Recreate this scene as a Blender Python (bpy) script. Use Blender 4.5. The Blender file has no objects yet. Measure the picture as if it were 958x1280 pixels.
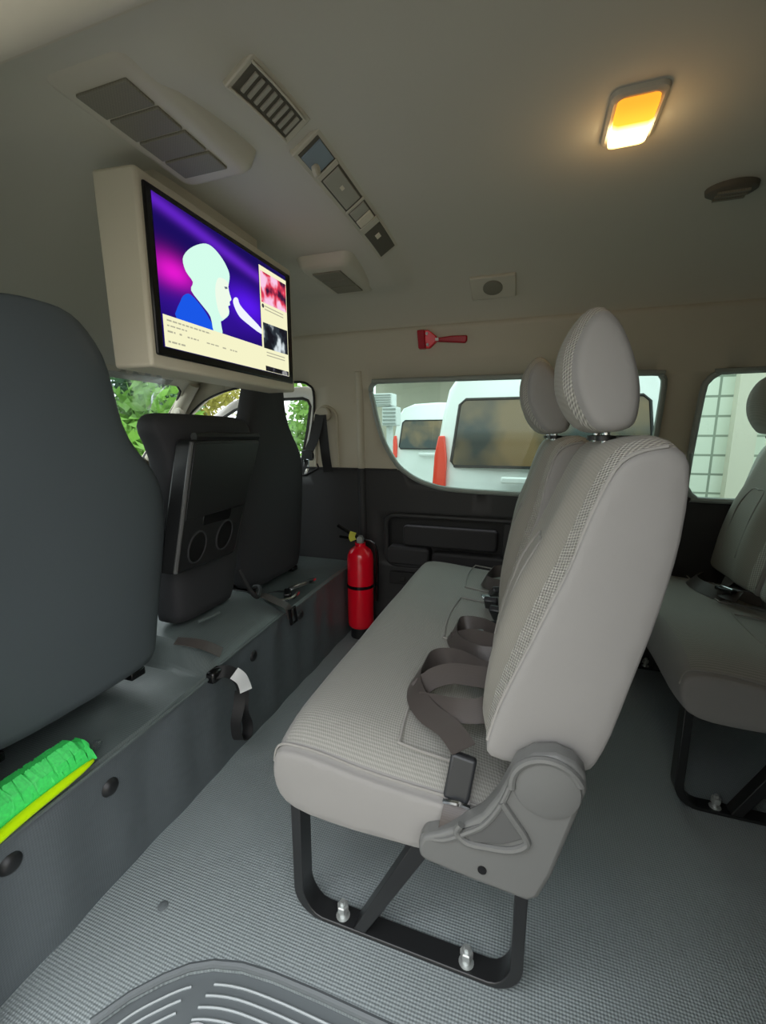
import bpy, math, random
from math import sin, cos, pi, radians, sqrt
from mathutils import Vector, Matrix
from mathutils.geometry import delaunay_2d_cdt
random.seed(7)
SC = bpy.context.scene
COL = SC.collection
V = Vector

# ------------------------------------------------------------------ materials
def lin(r, g, b):
    def f(c):
        c /= 255.0
        return c / 12.92 if c <= .04045 else ((c + .055) / 1.055) ** 2.4
    return (f(r), f(g), f(b), 1)

class NT:
    def __init__(s, name):
        s.mat = bpy.data.materials.new(name); s.mat.use_nodes = True
        s.t = s.mat.node_tree; s.t.nodes.clear()
        s.out = s.t.nodes.new('ShaderNodeOutputMaterial')
    def n(s, typ, **kw):
        nd = s.t.nodes.new('ShaderNode' + typ)
        for k, v in kw.items():
            setattr(nd, k, v)
        return nd
    def l(s, a, b): s.t.links.new(a, b)
    def val(s, sock, v):
        if hasattr(v, 'is_linked') or hasattr(v, 'links'): s.l(v, sock)
        else: sock.default_value = v
    def math(s, op, a, b=0.0):
        m = s.n('Math', operation=op); s.val(m.inputs[0], a); s.val(m.inputs[1], b); return m.outputs[0]
    def dot(s, co, vec):
        m = s.n('VectorMath', operation='DOT_PRODUCT'); s.l(co, m.inputs[0]); m.inputs[1].default_value = vec
        return m.outputs['Value']
    def cells(s, co, a, b, ka, kb):
        sa = s.math('SINE', s.math('MULTIPLY', s.dot(co, a), 2 * pi / ka))
        sb = s.math('SINE', s.math('MULTIPLY', s.dot(co, b), 2 * pi / kb))
        return s.math('MULTIPLY_ADD', s.math('MULTIPLY', sa, sb), .5) if False else s.math('ADD', s.math('MULTIPLY', s.math('MULTIPLY', sa, sb), .5), .5)
    def mixc(s, f, a, b):
        m = s.n('Mix', data_type='RGBA'); s.val(m.inputs[0], f); s.val(m.inputs[6], a); s.val(m.inputs[7], b); return m.outputs[2]

def mat(name, col, rough=.6, metal=0, pat=None, pd=.75, bump=0, bd=.001, noise=0, nscale=40, coat=0, spec=.5, sheen=0, nbump=0):
    """principled surface; pat=(a,b,ka,kb) is a woven/embossed cell pattern with cell sizes in metres"""
    t = NT(name)
    p = t.n('BsdfPrincipled')
    p.inputs['Roughness'].default_value = rough; p.inputs['Metallic'].default_value = metal
    p.inputs['Coat Weight'].default_value = coat
    p.inputs['Specular IOR Level'].default_value = spec
    p.inputs['Sheen Weight'].default_value = sheen
    co = t.n('TexCoord').outputs['Object']
    c = None; h = None
    if pat:
        h = t.cells(co, *pat)
        dk = tuple(x * pd for x in col[:3]) + (1,)
        c = t.mixc(h, dk, col)
    if noise:
        nz = t.n('TexNoise'); nz.inputs['Scale'].default_value = nscale; nz.inputs['Detail'].default_value = 4
        t.l(co, nz.inputs['Vector'])
        f = t.math('ADD', t.math('MULTIPLY', nz.outputs['Fac'], 2 * noise), 1 - noise)
        m = t.n('VectorMath', operation='SCALE')
        if c is None: m.inputs[0].default_value = col[:3]
        else: t.l(c, m.inputs[0])
        t.l(f, m.inputs['Scale']); c = m.outputs[0]
    if c is None: p.inputs['Base Color'].default_value = col
    else: t.l(c, p.inputs['Base Color'])
    nrm = None
    if bump and h is not None:
        b = t.n('Bump'); b.inputs['Strength'].default_value = bump; b.inputs['Distance'].default_value = bd
        t.l(h, b.inputs['Height']); nrm = b.outputs[0]
    if nbump:
        nz2 = t.n('TexNoise'); nz2.inputs['Scale'].default_value = nbump[0]; nz2.inputs['Detail'].default_value = 3
        t.l(co, nz2.inputs['Vector'])
        b = t.n('Bump'); b.inputs['Strength'].default_value = nbump[1]; b.inputs['Distance'].default_value = nbump[2]
        t.l(nz2.outputs['Fac'], b.inputs['Height'])
        if nrm is not None: t.l(nrm, b.inputs['Normal'])
        nrm = b.outputs[0]
    if nrm is not None: t.l(nrm, p.inputs['Normal'])
    t.l(p.outputs[0], t.out.inputs[0])
    return t.mat

def emis(name, col, st):
    t = NT(name); e = t.n('Emission'); e.inputs[0].default_value = col; e.inputs[1].default_value = st
    t.l(e.outputs[0], t.out.inputs[0]); return t.mat

def glass(name, tint, refl=.05, rough=.02, tint2=None):
    t = NT(name)
    tr = t.n('BsdfTransparent'); tr.inputs[0].default_value = tint
    gl = t.n('BsdfGlossy'); gl.inputs['Roughness'].default_value = rough; gl.inputs[0].default_value = (1, 1, 1, 1)
    lw = t.n('LayerWeight'); lw.inputs['Blend'].default_value = .5
    f = t.math('ADD', t.math('MULTIPLY', t.math('POWER', lw.outputs['Facing'], 4.0), .5), refl)
    mx = t.n('MixShader'); t.l(f, mx.inputs[0]); t.l(tr.outputs[0], mx.inputs[1]); t.l(gl.outputs[0], mx.inputs[2])
    t.l(mx.outputs[0], t.out.inputs[0]); return t.mat

X, Y, Z = (1, 0, 0), (0, 1, 0), (0, 0, 1)
M = {}
M['headliner'] = mat('headliner_cloth', lin(196, 192, 176), .9, nbump=(900, .12, .001), sheen=.1)
M['beige'] = mat('beige_trim', lin(200, 193, 174), .6, noise=.02, nscale=9)
M['beige_plastic'] = mat('beige_plastic', lin(196, 190, 172), .5)
M['grille_dark'] = mat('grille_mesh', lin(132, 128, 112), .6, pat=((1, 0, 0), (0, 1, 0), .006, .006), pd=.8)
M['vent_dark'] = mat('vent_shadow', lin(92, 88, 76), .7)  # shade behind slats and switches put into colour; roof vent plain dark
M['ctl'] = mat('control_button', lin(164, 159, 144), .4)
M['ctl_blue'] = mat('control_blue', lin(128, 140, 150), .35)
M['tvshell'] = mat('tv_housing', lin(222, 214, 192), .5)
M['black_gloss'] = mat('black_gloss', lin(16, 16, 17), .25)
M['darkpanel'] = mat('dark_panel', lin(50, 50, 51), .55, nbump=(500, .15, .0008))
M['darkrecess'] = mat('dark_recess', lin(30, 30, 31), .6)
M['pad'] = mat('dark_pad', lin(46, 46, 48), .65, nbump=(400, .2, .001))
M['seal'] = mat('window_seal', lin(150, 158, 152), .5)
M['gasket'] = mat('black_gasket', lin(20, 20, 20), .5)
M['frontseat'] = mat('front_seat_cover', lin(82, 90, 93), .58, nbump=(700, .2, .0008), noise=.04, nscale=6)
M['frontseat2'] = mat('front_seat_fabric', lin(50, 50, 53), .75, nbump=(700, .2, .0008))
M['tray'] = mat('black_plastic', lin(31, 32, 33), .42, nbump=(900, .1, .0005))
M['vinyl'] = mat('platform_vinyl', lin(100, 109, 108), .32, pat=((1, 1, 0), (1, -1, 1), .010, .010), pd=.85, bump=.35, bd=.0015, nbump=(5, .25, .03))
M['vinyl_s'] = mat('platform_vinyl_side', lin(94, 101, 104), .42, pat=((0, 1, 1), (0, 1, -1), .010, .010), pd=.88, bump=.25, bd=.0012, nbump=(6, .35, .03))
M['floor'] = mat('floor_vinyl', lin(158, 167, 168), .36, pat=((1, 1, 0), (1, -1, 0), .0115, .0115), pd=.66, bump=.7, bd=.002, noise=.08, nscale=4)
M['step'] = mat('step_rubber', lin(104, 110, 112), .42)
M['step_rib'] = mat('step_rib', lin(168, 175, 176), .32)  # glossy sheen of the ribs put into a paler base colour
M['white_spot'] = mat('white_paint', lin(235, 238, 240), .3)
M['seat_side'] = mat('seat_smooth_cloth', lin(145, 143, 140), .8, noise=.03, nscale=12, nbump=(900, .15, .0006), sheen=.15)
M['seat_top'] = mat('seat_mesh_cloth', lin(166, 165, 158), .85, pat=((1, .7, 1), (1, -.7, 1), .0085, .0085), pd=.62, bump=.5, bd=.0015, sheen=.1)
M['seat_front'] = mat('seat_back_cloth', lin(150, 147, 137), .85, pat=((.6, 1, .6), (.6, -1, .6), .008, .008), pd=.8, bump=.3, bd=.001, sheen=.1)
M['band'] = mat('honeycomb_mesh', lin(206, 203, 194), .85, pat=((1, 0, 1), (0, 1, 1), .0105, .0105), pd=.36, bump=.9, bd=.003)
M['piping'] = mat('seat_piping', lin(152, 150, 145), .8)
M['shroud'] = mat('grey_plastic', lin(108, 109, 107), .42, nbump=(900, .2, .0005))
M['shroud_d'] = mat('grey_plastic_deep', lin(88, 89, 88), .45)
M['blackmetal'] = mat('black_painted_steel', lin(34, 35, 36), .32, spec=.6)
M['chrome'] = mat('chrome', lin(225, 228, 230), .18, metal=1)
M['zinc'] = mat('zinc_bolt', lin(205, 209, 207), .38, metal=.7)
M['web'] = mat('belt_webbing', lin(84, 78, 75), .34, pat=((1, 1, 1), (1, -1, 1), .004, .004), pd=.8, bump=.3, bd=.0006)
M['web_b'] = mat('belt_webbing_black', lin(30, 30, 31), .55)
M['buckle'] = mat('buckle_plastic', lin(46, 48, 50), .35)
M['white_label'] = mat('white_label', lin(240, 241, 240), .5)
M['seat2'] = mat('seat_dark_cloth', lin(176, 174, 170), .85, noise=.03, nscale=12, sheen=.1)
M['red'] = mat('red_enamel', (.95, .003, .022, 1), .18, coat=.5)
M['redplastic'] = mat('red_plastic', (.45, .006, .02, 1), .3)
M['tag'] = mat('yellow_tag', lin(222, 224, 90), .5)
M['green'] = mat('green_bristle', (.06, .80, .15, 1), .5, noise=.3, nscale=180)
M['lime'] = mat('lime_plastic', (.60, .95, .0, 1), .3)
M['clear'] = glass('clear_film', (.86, .88, .9, 1), .10, .15)
M['glass_win'] = glass('tinted_glass', (.45, .60, .54, 1), .03)
M['glass_wind'] = glass('windscreen_glass', (.84, .92, .90, 1), .03)
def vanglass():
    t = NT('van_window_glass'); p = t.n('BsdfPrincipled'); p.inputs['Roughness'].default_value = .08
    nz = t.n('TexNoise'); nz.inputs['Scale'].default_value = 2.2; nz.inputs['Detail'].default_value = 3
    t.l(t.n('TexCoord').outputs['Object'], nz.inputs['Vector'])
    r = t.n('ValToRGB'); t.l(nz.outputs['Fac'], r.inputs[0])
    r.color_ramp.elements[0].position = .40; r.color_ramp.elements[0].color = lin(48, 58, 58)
    r.color_ramp.elements[1].position = .62; r.color_ramp.elements[1].color = lin(128, 104, 74)  # brown and grey noise painted in place of reflections
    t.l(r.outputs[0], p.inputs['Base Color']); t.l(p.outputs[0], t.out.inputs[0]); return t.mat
M['glass_van'] = vanglass()
M['vanwhite'] = mat('van_white_paint', lin(240, 242, 240), .25, coat=.4)
M['vanred'] = mat('tail_light_red', (.85, .06, .03, 1), .2)
M['tyre'] = mat('tyre_rubber', lin(25, 25, 25), .8)
M['bark'] = mat('bark', lin(96, 80, 62), .9)
M['concrete'] = mat('concrete_ground', lin(150, 148, 142), .85, noise=.15, nscale=2)
M['housewall'] = mat('painted_house_wall', lin(206, 200, 184), .85, noise=.06, nscale=1.5)
M['tinroof'] = mat('corrugated_tin', lin(150, 158, 160), .5, pat=((1, 0, 0), (1, 0, 0), .16, .16), pd=.6, bump=.5, bd=.03)
M['poste'] = mat('pale_post', lin(214, 218, 216), .6)
M['louvre'] = mat('louvre_grey', lin(150, 156, 152), .6)

def leafmat(name, c):
    t = NT(name)
    g = t.n('ObjectInfo')
    p = t.n('BsdfPrincipled'); p.inputs['Roughness'].default_value = .6
    nz = t.n('TexNoise'); nz.inputs['Scale'].default_value = 3.5
    t.l(t.n('TexCoord').outputs['Object'], nz.inputs['Vector'])
    cc = t.mixc(nz.outputs['Fac'], tuple(x * .45 for x in c[:3]) + (1,), tuple(min(1, x * 1.5) for x in c[:3]) + (1,))
    t.l(cc, p.inputs['Base Color'])
    tr = t.n('BsdfTranslucent'); t.l(cc, tr.inputs[0])
    mx = t.n('MixShader'); mx.inputs[0].default_value = .4
    t.l(p.outputs[0], mx.inputs[1]); t.l(tr.outputs[0], mx.inputs[2]); t.l(mx.outputs[0], t.out.inputs[0])
    return t.mat
M['leaf'] = leafmat('leaf_green', lin(120, 168, 70))
M['leaf2'] = leafmat('leaf_dark', lin(84, 124, 84))
M['leaf3'] = leafmat('leaf_yellow', lin(176, 176, 92))

def blockmat():
    t = NT('concrete_block_wall')
    p = t.n('BsdfPrincipled'); p.inputs['Roughness'].default_value = .9
    co = t.n('TexCoord').outputs['Object']
    sx = t.n('SeparateXYZ'); t.l(co, sx.inputs[0])
    cb = t.n('CombineXYZ'); t.l(sx.outputs[0], cb.inputs[0]); t.l(sx.outputs[2], cb.inputs[1])
    b = t.n('TexBrick'); t.l(cb.outputs[0], b.inputs['Vector'])
    b.offset = 0.0
    b.inputs['Scale'].default_value = 1
    b.inputs['Color1'].default_value = lin(226, 228, 216); b.inputs['Color2'].default_value = lin(214, 218, 204)
    b.inputs['Mortar'].default_value = lin(120, 128, 116)
    b.inputs['Mortar Size'].default_value = .012; b.inputs['Brick Width'].default_value = .30; b.inputs['Row Height'].default_value = .20
    nz = t.n('TexNoise'); nz.inputs['Scale'].default_value = 2; t.l(co, nz.inputs['Vector'])
    t.l(t.mixc(t.math('MULTIPLY', nz.outputs['Fac'], .5), b.outputs['Color'], lin(188, 196, 176)), p.inputs['Base Color'])
    t.l(p.outputs[0], t.out.inputs[0]); return t.mat
M['block'] = blockmat()

# ------------------------------------------------------------------ mesh helpers
def catmull(pts, n=6, closed=False):
    P = [V(p) for p in pts]; out = []
    m = len(P)
    rng = range(m if closed else m - 1)
    for i in rng:
        if closed: p0, p1, p2, p3 = P[i - 1], P[i], P[(i + 1) % m], P[(i + 2) % m]
        else: p0, p1, p2, p3 = P[max(i - 1, 0)], P[i], P[i + 1], P[min(i + 2, m - 1)]
        for k in range(n):
            t = k / n
            out.append(.5 * ((2 * p1) + (p2 - p0) * t + (2 * p0 - 5 * p1 + 4 * p2 - p3) * t * t + (3 * p1 - p0 - 3 * p2 + p3) * t ** 3))
    if not closed: out.append(P[-1])
    return out

def rrect(x0, z0, x1, z1, r, n=5):
    out = []
    for cx, cz, a in ((x1 - r, z0 + r, -90), (x1 - r, z1 - r, 0), (x0 + r, z1 - r, 90), (x0 + r, z0 + r, 180)):
        for k in range(n + 1):
            t = radians(a + 90 * k / n); out.append((cx + r * cos(t), cz + r * sin(t)))
    return out

class MB:
    def __init__(s): s.v = []; s.f = []; s.m = []
    def add(s, vs, fs, mi=0):
        b = len(s.v); s.v += [tuple(v) for v in vs]
        for i, f in enumerate(fs):
            s.f.append(tuple(b + k for k in f)); s.m.append(mi if isinstance(mi, int) else mi[i])
        return s
    def box(s, c, d, rot=None, mi=0):
        c = V(c); q = []
        for sx in (-.5, .5):
            for sy in (-.5, .5):
                for sz in (-.5, .5):
                    p = V((sx * d[0], sy * d[1], sz * d[2]))
                    if rot: p = rot @ p
                    q.append(c + p)
        return s.add(q, [(0, 1, 3, 2), (4, 6, 7, 5), (0, 4, 5, 1), (2, 3, 7, 6), (0, 2, 6, 4), (1, 5, 7, 3)], mi)
    def loft(s, rings, caps=(True, True), closed=True, mi=0):
        n = len(rings[0]); vs = [p for r in rings for p in r]; fs = []; ms = []
        for i in range(len(rings) - 1):
            for j in range(n if closed else n - 1):
                k = (j + 1) % n
                fs.append((i * n + j, i * n + k, (i + 1) * n + k, (i + 1) * n + j))
                ms.append(mi(i, j) if callable(mi) else mi)
        if caps[0]: fs.append(tuple(reversed(range(n)))); ms.append(mi(-1, 0) if callable(mi) else mi)
        if caps[1]: fs.append(tuple((len(rings) - 1) * n + j for j in range(n))); ms.append(mi(-2, 0) if callable(mi) else mi)
        return s.add(vs, fs, ms)
    def tube(s, path, r, n=8, closed=False, mi=0, flat=None):
        P = [V(p) for p in path]; m = len(P); rings = []
        up = None
        for i in range(m):
            if closed: d = P[(i + 1) % m] - P[i - 1]
            else: d = P[min(i + 1, m - 1)] - P[max(i - 1, 0)]
            d.normalize()
            if up is None:
                a = V((0, 0, 1)) if abs(d.z) < .9 else V((1, 0, 0))
                up = (a - d * a.dot(d)).normalized()
            else:
                up = (up - d * up.dot(d)).normalized()
            sd = d.cross(up)
            rr = r[i] if isinstance(r, (list, tuple)) else r
            rings.append([P[i] + (up * cos(2 * pi * k / n) + sd * sin(2 * pi * k / n)) * rr for k in range(n)])
        if closed:
            vs = [p for q in rings for p in q]; fs = []
            for i in range(m):
                for j in range(n):
                    k = (j + 1) % n; i2 = (i + 1) % m
                    fs.append((i * n + j, i * n + k, i2 * n + k, i2 * n + j))
            return s.add(vs, fs, mi)
        return s.loft(rings, mi=mi)
    def strip(s, path, wdirs, w, th=.0018, mi=0, sub=6):
        """a flat webbing strip with real thickness along a path; wdirs = width direction at each point"""
        P = catmull(path, sub); W = catmull(wdirs, sub); rings = []
        for i in range(len(P)):
            d = (P[min(i + 1, len(P) - 1)] - P[max(i - 1, 0)]).normalized()
            wv = W[i] - d * W[i].dot(d)
            wv = wv.normalized() if wv.length > 1e-6 else V((0, 0, 1))
            nn = d.cross(wv)
            rings.append([P[i] + wv * w / 2 + nn * th / 2, P[i] - wv * w / 2 + nn * th / 2, P[i] - wv * w / 2 - nn * th / 2, P[i] + wv * w / 2 - nn * th / 2])
        return s.loft(rings, mi=mi)
    def prism(s, poly, ax, a, b, mi=0):
        def pt(p, h): return {'x': (h, p[0], p[1]), 'y': (p[0], h, p[1]), 'z': (p[0], p[1], h)}[ax]
        return s.loft([[pt(p, a) for p in poly], [pt(p, b) for p in poly]], mi=mi)
    def lathe(s, prof, c, ax='z', n=24, mi=0):
        c = V(c); rings = []
        for r, h in prof:
            ring = []
            for k in range(n):
                t = 2 * pi * k / n; a, b = r * cos(t), r * sin(t)
                ring.append(c + V({'z': (a, b, h), 'y': (a, h, b), 'x': (h, a, b)}[ax]))
            rings.append(ring)
        return s.loft(rings, mi=mi)
    def build(s, name, mats, parent=None, bevel=0, sub=0, seg=2, smooth=True, angle=40, thick=0, loc=None):
        me = bpy.data.meshes.new(name)
        base = V(loc) if loc is not None else V((0, 0, 0))
        me.from_pydata([tuple(V(v) - base) for v in s.v], [], s.f)
        if not isinstance(mats, (list, tuple)): mats = [mats]
        for m in mats: me.materials.append(m)
        for p, mi in zip(me.polygons, s.m): p.material_index = mi
        import bmesh
        bm = bmesh.new(); bm.from_mesh(me); bmesh.ops.recalc_face_normals(bm, faces=bm.faces); bm.to_mesh(me); bm.free()
        if smooth:
            me.shade_smooth()
            if not sub: me.set_sharp_from_angle(angle=radians(angle))
        o = bpy.data.objects.new(name, me); COL.objects.link(o)
        o.location = base
        if parent is not None:
            o.parent = parent
            o.matrix_parent_inverse = Matrix.Translation(-wloc(parent))
        if thick:
            md = o.modifiers.new('solid', 'SOLIDIFY'); md.thickness = thick; md.offset = 0
        if bevel:
            md = o.modifiers.new('bevel', 'BEVEL'); md.width = bevel; md.segments = seg; md.limit_method = 'ANGLE'; md.angle_limit = radians(35); md.harden_normals = False
        if sub:
            md = o.modifiers.new('sub', 'SUBSURF'); md.levels = sub; md.render_levels = sub
        return o

def wloc(o):
    return V(o.location) if o.parent is None else V((0, 0, 0)) + V(o.location)

def tag(o, label=None, cat=None, group=None, kind=None):
    for k, v in (('label', label), ('category', cat), ('group', group), ('kind', kind)):
        if v: o[k] = v
    return o
def thing(name, label, cat, loc, group=None):
    o = bpy.data.objects.new(name, None); COL.objects.link(o); o.location = loc; o.empty_display_size = .1
    return tag(o, label, cat, group)
def struct(o): o['kind'] = 'structure'; return o

def smoothstep(t):
    t = max(0, min(1, t)); return t * t * (3 - 2 * t)

# ------------------------------------------------------------------ van shell
YC = 1.165
def ywall(z):           # half width of the van inside at height z
    pts = [(-.1, .868), (.4, .858), (.8, .838), (1.2, .822), (1.32, .798), (1.42, .765), (1.5, .71)]
    for (a, ya), (b, yb) in zip(pts, pts[1:]):
        if z <= b: return ya + (yb - ya) * (z - a) / (b - a)
    return pts[-1][1]
def zceil(x, d):
    d = abs(d)
    if d >= .765: z = 1.42 - (d - .765) * .2
    else: z = 1.42 + .215 * max(0, 1 - (d / .765) ** 3.2) ** .625
    if d < .62: z -= .03 * smoothstep((-.455 - x) / .07) * smoothstep((.62 - d) / .12)
    s = smoothstep((-.98 - x) / .76)
    return 1.285 + (z - 1.285) * (1 - s)

def cdt_sheet(outer, holes, grid, extra_edges=()):
    """triangulated flat sheet (u,v) with holes and interior grid points"""
    pts = []; edges = []
    def loop(poly):
        b = len(pts); pts.extend([V((p[0], p[1])) for p in poly])
        n = len(poly); edges.extend([(b + i, b + (i + 1) % n) for i in range(n)])
    loop(outer)
    for h in holes: loop(h)
    for e in extra_edges:
        b = len(pts); pts.extend([V(p) for p in e]); edges.extend([(b + i, b + i + 1) for i in range(len(e) - 1)])
    pts.extend([V(p) for p in grid])
    r = delaunay_2d_cdt(pts, edges, [], 0, 1e-5)
    vs, fs = r[0], r[2]
    def inside(p, poly):
        c = False; n = len(poly)
        for i in range(n):
            a, b = poly[i], poly[i - 1]
            if (a[1] > p[1]) != (b[1] > p[1]) and p[0] < (b[0] - a[0]) * (p[1] - a[1]) / (b[1] - a[1]) + a[0]: c = not c
        return c
    keep = []
    for f in fs:
        c = sum((vs[i] for i in f), V((0, 0))) / len(f)
        if inside(c, outer) and not any(inside(c, h) for h in holes): keep.append(f)
    return vs, keep

# openings of the far side wall, (x, z)
WIN1 = [(-.732, 1.20), (-.722, 1.16), (-.70, 1.06), (-.665, .96), (-.607, .867), (-.56, .826), (-.508, .795), (-.44, .770), (-.354, .754), (-.2, .747), (0, .745), (.40, .745), (.435, .755), (.452, .785), (.466, .99), (.474, 1.19), (.462, 1.225), (.43, 1.24), (0, 1.245), (-.66, 1.25), (-.705, 1.245), (-.728, 1.228)]
WIN2 = [(.590, .84), (.600, .785), (.625, .760), (.67, .75), (1.30, .75), (1.345, .762), (1.36, .80), (1.36, 1.18), (1.345, 1.22), (1.30, 1.235), (.69, 1.235), (.645, 1.228), (.618, 1.205), (.604, 1.15)]
DOORW = [(-2.02, .80), (-1.92, .98), (-1.815, 1.108), (-1.70, 1.188), (-1.56, 1.232), (-1.41, 1.254), (-1.25, 1.262), (-1.10, 1.262), (-1.055, 1.245), (-1.035, 1.215), (-1.04, 1.10), (-1.075, .95), (-1.10, .80)]
RECESS = rrect(-.665, .36, .30, .615, .05)
def darkline(x):
    return .838 if x < -.3 else .80
def side_wall(name, sgn, holes, ylab):
    outer = [(-2.5, -.02), (2.75, -.02), (2.75, 1.46), (-1.55, 1.46), (-1.70, 1.31), (-2.16, .842), (-2.46, .54), (-2.5, .50)]
    grid = [(-2.25 + .1 * i, .04 + .1 * k) for i in range(50) for k in range(15) if -2.25 + .1 * i > -1.45 - (1.46 - (.04 + .1 * k)) * 1.0]
    ex = [[(-1.915, .838), (-1.918, .838)], [(-1.08, .838), (-.5901, .838)], [(.456, .80), (.598, .80)], [(1.361, .80), (2.74, .80)]] if sgn > 0 else []
    vs, fs = cdt_sheet(outer, holes, grid, ex)
    mb = MB()
    P = [(v.x, YC + sgn * ywall(v.y), v.y) for v in vs]
    ms = []
    for f in fs:
        c = sum((V(vs[i]) for i in f), V((0, 0))) / 3
        ms.append(1 if c.y < darkline(c.x) and not (-.6 < c.x < .46 and sgn < 0 and False) else 0)
    mb.add(P, fs, ms)
    o = mb.build(name, [M['beige'], M['darkpanel']], angle=60)
    bmn = o.data
    md = o.modifiers.new('solid', 'SOLIDIFY'); md.thickness = .035
    # outward thickness
    n0 = bmn.polygons[0].normal
    md.offset = 1 if n0.y * sgn > 0 else -1
    return struct(o)
side_wall('wall_right', 1, [WIN1, WIN2, DOORW, RECESS], 'far')
DOOR_OPEN = [(-.79, -.05), (.21, -.05), (.21, 1.36), (.17, 1.41), (-.74, 1.41), (-.79, 1.36)]  # rear edge narrowed, out of view, to keep light off the second bench
DOOR_OPEN = [(p[0], max(p[1], -.015)) for p in DOOR_OPEN]
PASSW = [(-1.95, .85), (-1.09, .85), (-1.05, 1.24), (-1.5, 1.24), (-1.78, 1.10)]
side_wall('wall_left', -1, [DOOR_OPEN, PASSW], 'near')

# ceiling
mb = MB(); rows = []
xs = [-1.755 + .04 * i for i in range(45)] + [.05 + .12 * i for i in range(23)]
ss = [-1 + i / 28 for i in range(57)]
for x in xs:
    ring = [(x, YC - .93, zceil(x, .93))]
    for s_ in ss:
        d = .765 * sin(s_ * pi / 2)
        ring.append((x, YC + d, zceil(x, d)))
    ring.append((x, YC + .93, zceil(x, .93)))
    rows.append(ring)
mb.loft(rows, caps=(False, False), closed=False)
o = mb.build('ceiling', M['headliner'], angle=80); struct(o)
md = o.modifiers.new('solid', 'SOLIDIFY'); md.thickness = .03
md.offset = 1 if o.data.polygons[len(o.data.polygons) // 2].normal.z > 0 else -1

# floor with the door step cut away
STEP = [(-.70, .315), (-.669, .387), (-.637, .438), (-.60, .478), (-.565, .507), (-.525, .527), (-.47, .541), (-.404, .547), (-.307, .549), (-.1, .548), (.50, .545), (.56, .53), (.60, .49), (.61, .315)]
fl = [(-.845, .30)] + STEP + [(2.72, .315), (2.72, 2.03), (-.845, 2.03)]
mb = MB(); mb.prism(fl, 'z', -.022, 0)
struct(mb.build('floor', M['floor'], bevel=.004, smooth=True))
mb = MB(); mb.prism([(-.80, .20), (.70, .20), (.70, .62), (-.80, .62)], 'z', -.05, -.02)
step = thing('step_mat', 'ribbed grey rubber step mat in the doorway at the bottom edge', 'mat', (-.1, .3, -.05))
mb.build('mat_base', M['step'], step, bevel=.003)
# ribs follow the edge, broken by a plain diagonal strip at the corner
edge = catmull([(-.668, .385, 0), (-.637, .438, 0), (-.60, .478, 0), (-.565, .507, 0), (-.525, .527, 0), (-.47, .541, 0), (-.404, .547, 0), (-.307, .549, 0), (-.1, .548, 0), (.45, .545, 0)], 5)
for k in range(6):
    off = .020 + .0165 * k
    L = []; Rr = []
    for i in range(1, len(edge) - 1):
        d = (edge[i + 1] - edge[i - 1]).normalized(); n = V((d.y, -d.x, 0))
        p = edge[i] + n * off; p.z = -.0185
        if p.y < .24: continue
        cx = -.533 + .0 * k
        if p.x < cx - .012: L.append(p)
        elif p.x > cx + .016: Rr.append(p)
    for path in (L, Rr):
        if len(path) > 2: MB().tube(path, .0022, 6).build('rib', M['step_rib'], step)
MB().lathe([(.001, -.0195), (.03, -.0195), (.034, -.017), (.03, -.0145), (.001, -.014)], (-.49, .425, 0)).build('step_boss', M['white_spot'], step)['label'] = 'white round patch'  # raised white disc lying on the mat

# rear wall and outer skin parts
mb = MB(); o_ = [(YC - .92, -.02), (YC + .92, -.02), (YC + .9, .8), (YC + .84, 1.40), (YC + .6, 1.66), (YC - .6, 1.66), (YC - .84, 1.40), (YC - .9, .8)]
vs, fs = cdt_sheet(o_, [], [])
mb.add([(2.70, v.x, v.y) for v in vs], fs); o = mb.build('wall_rear', M['beige'], thick=.03); struct(o)  # left solid, without a rear window, to keep the back dark

# windscreen surround: front wall with an opening, leaning forward
def wsx(z): return -1.74 - (1.265 - z) * .97
mb = MB()
o_ = [(YC - .84, .55), (YC + .84, .55), (YC + .83, 1.30), (YC - .83, 1.30)]
WS = [(YC - .775, .84), (YC + .775, .84), (YC + .77, 1.02), (YC + .755, 1.18), (YC + .73, 1.235), (YC + .68, 1.26), (YC - .68, 1.26), (YC - .73, 1.235), (YC - .755, 1.18), (YC - .77, 1.02)]
vs, fs = cdt_sheet(o_, [WS], [])
mb.add([(wsx(v.y) - .0, v.x, v.y) for v in vs], fs)
struct(mb.build('wall_front', M['beige'], thick=.03))
mb = MB(); vs, fs = cdt_sheet(WS, [], [])
mb.add([(wsx(v.y) - .02, v.x, v.y) for v in vs], fs); o = mb.build('window_3', M['glass_wind']); struct(o)
struct(MB().tube([(wsx(p[1]) - .005, p[0], p[1]) for p in WS], .008, 6, closed=True).build('trim_7', M['gasket']))
# A-pillar trim towards the camera side of the windscreen
mb = MB(); mb.tube(catmull([(-1.72, 1.93, 1.275), (-1.79, 1.94, 1.20), (-1.90, 1.955, 1.08), (-2.10, 1.97, .87)], 4), .036, 10)
struct(mb.build('trim_6', M['beige']))
mb = MB(); mb.box((-2.52, YC, .25), (.06, 1.7, .6)); struct(mb.build('wall_firewall', M['darkpanel']))

# dashboard
prof = [(-2.22, .42), (-1.90, .42), (-1.80, .55), (-1.80, .70), (-1.86, .80), (-2.0, .83), (-2.10, .82), (-2.18, .72)]
mb = MB(); mb.prism(prof, 'y', .36, 1.97)
o = mb.build('dashboard', M['tray'], bevel=.02, seg=3); tag(o, 'black dashboard below the windscreen at the front', 'dashboard')
mb = MB(); mb.prism([(-2.48, -.06), (-.845, -.06), (-.845, -.02), (-2.48, -.02)], 'y', .31, 2.03); struct(mb.build('floor_front', M['floor']))

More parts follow.
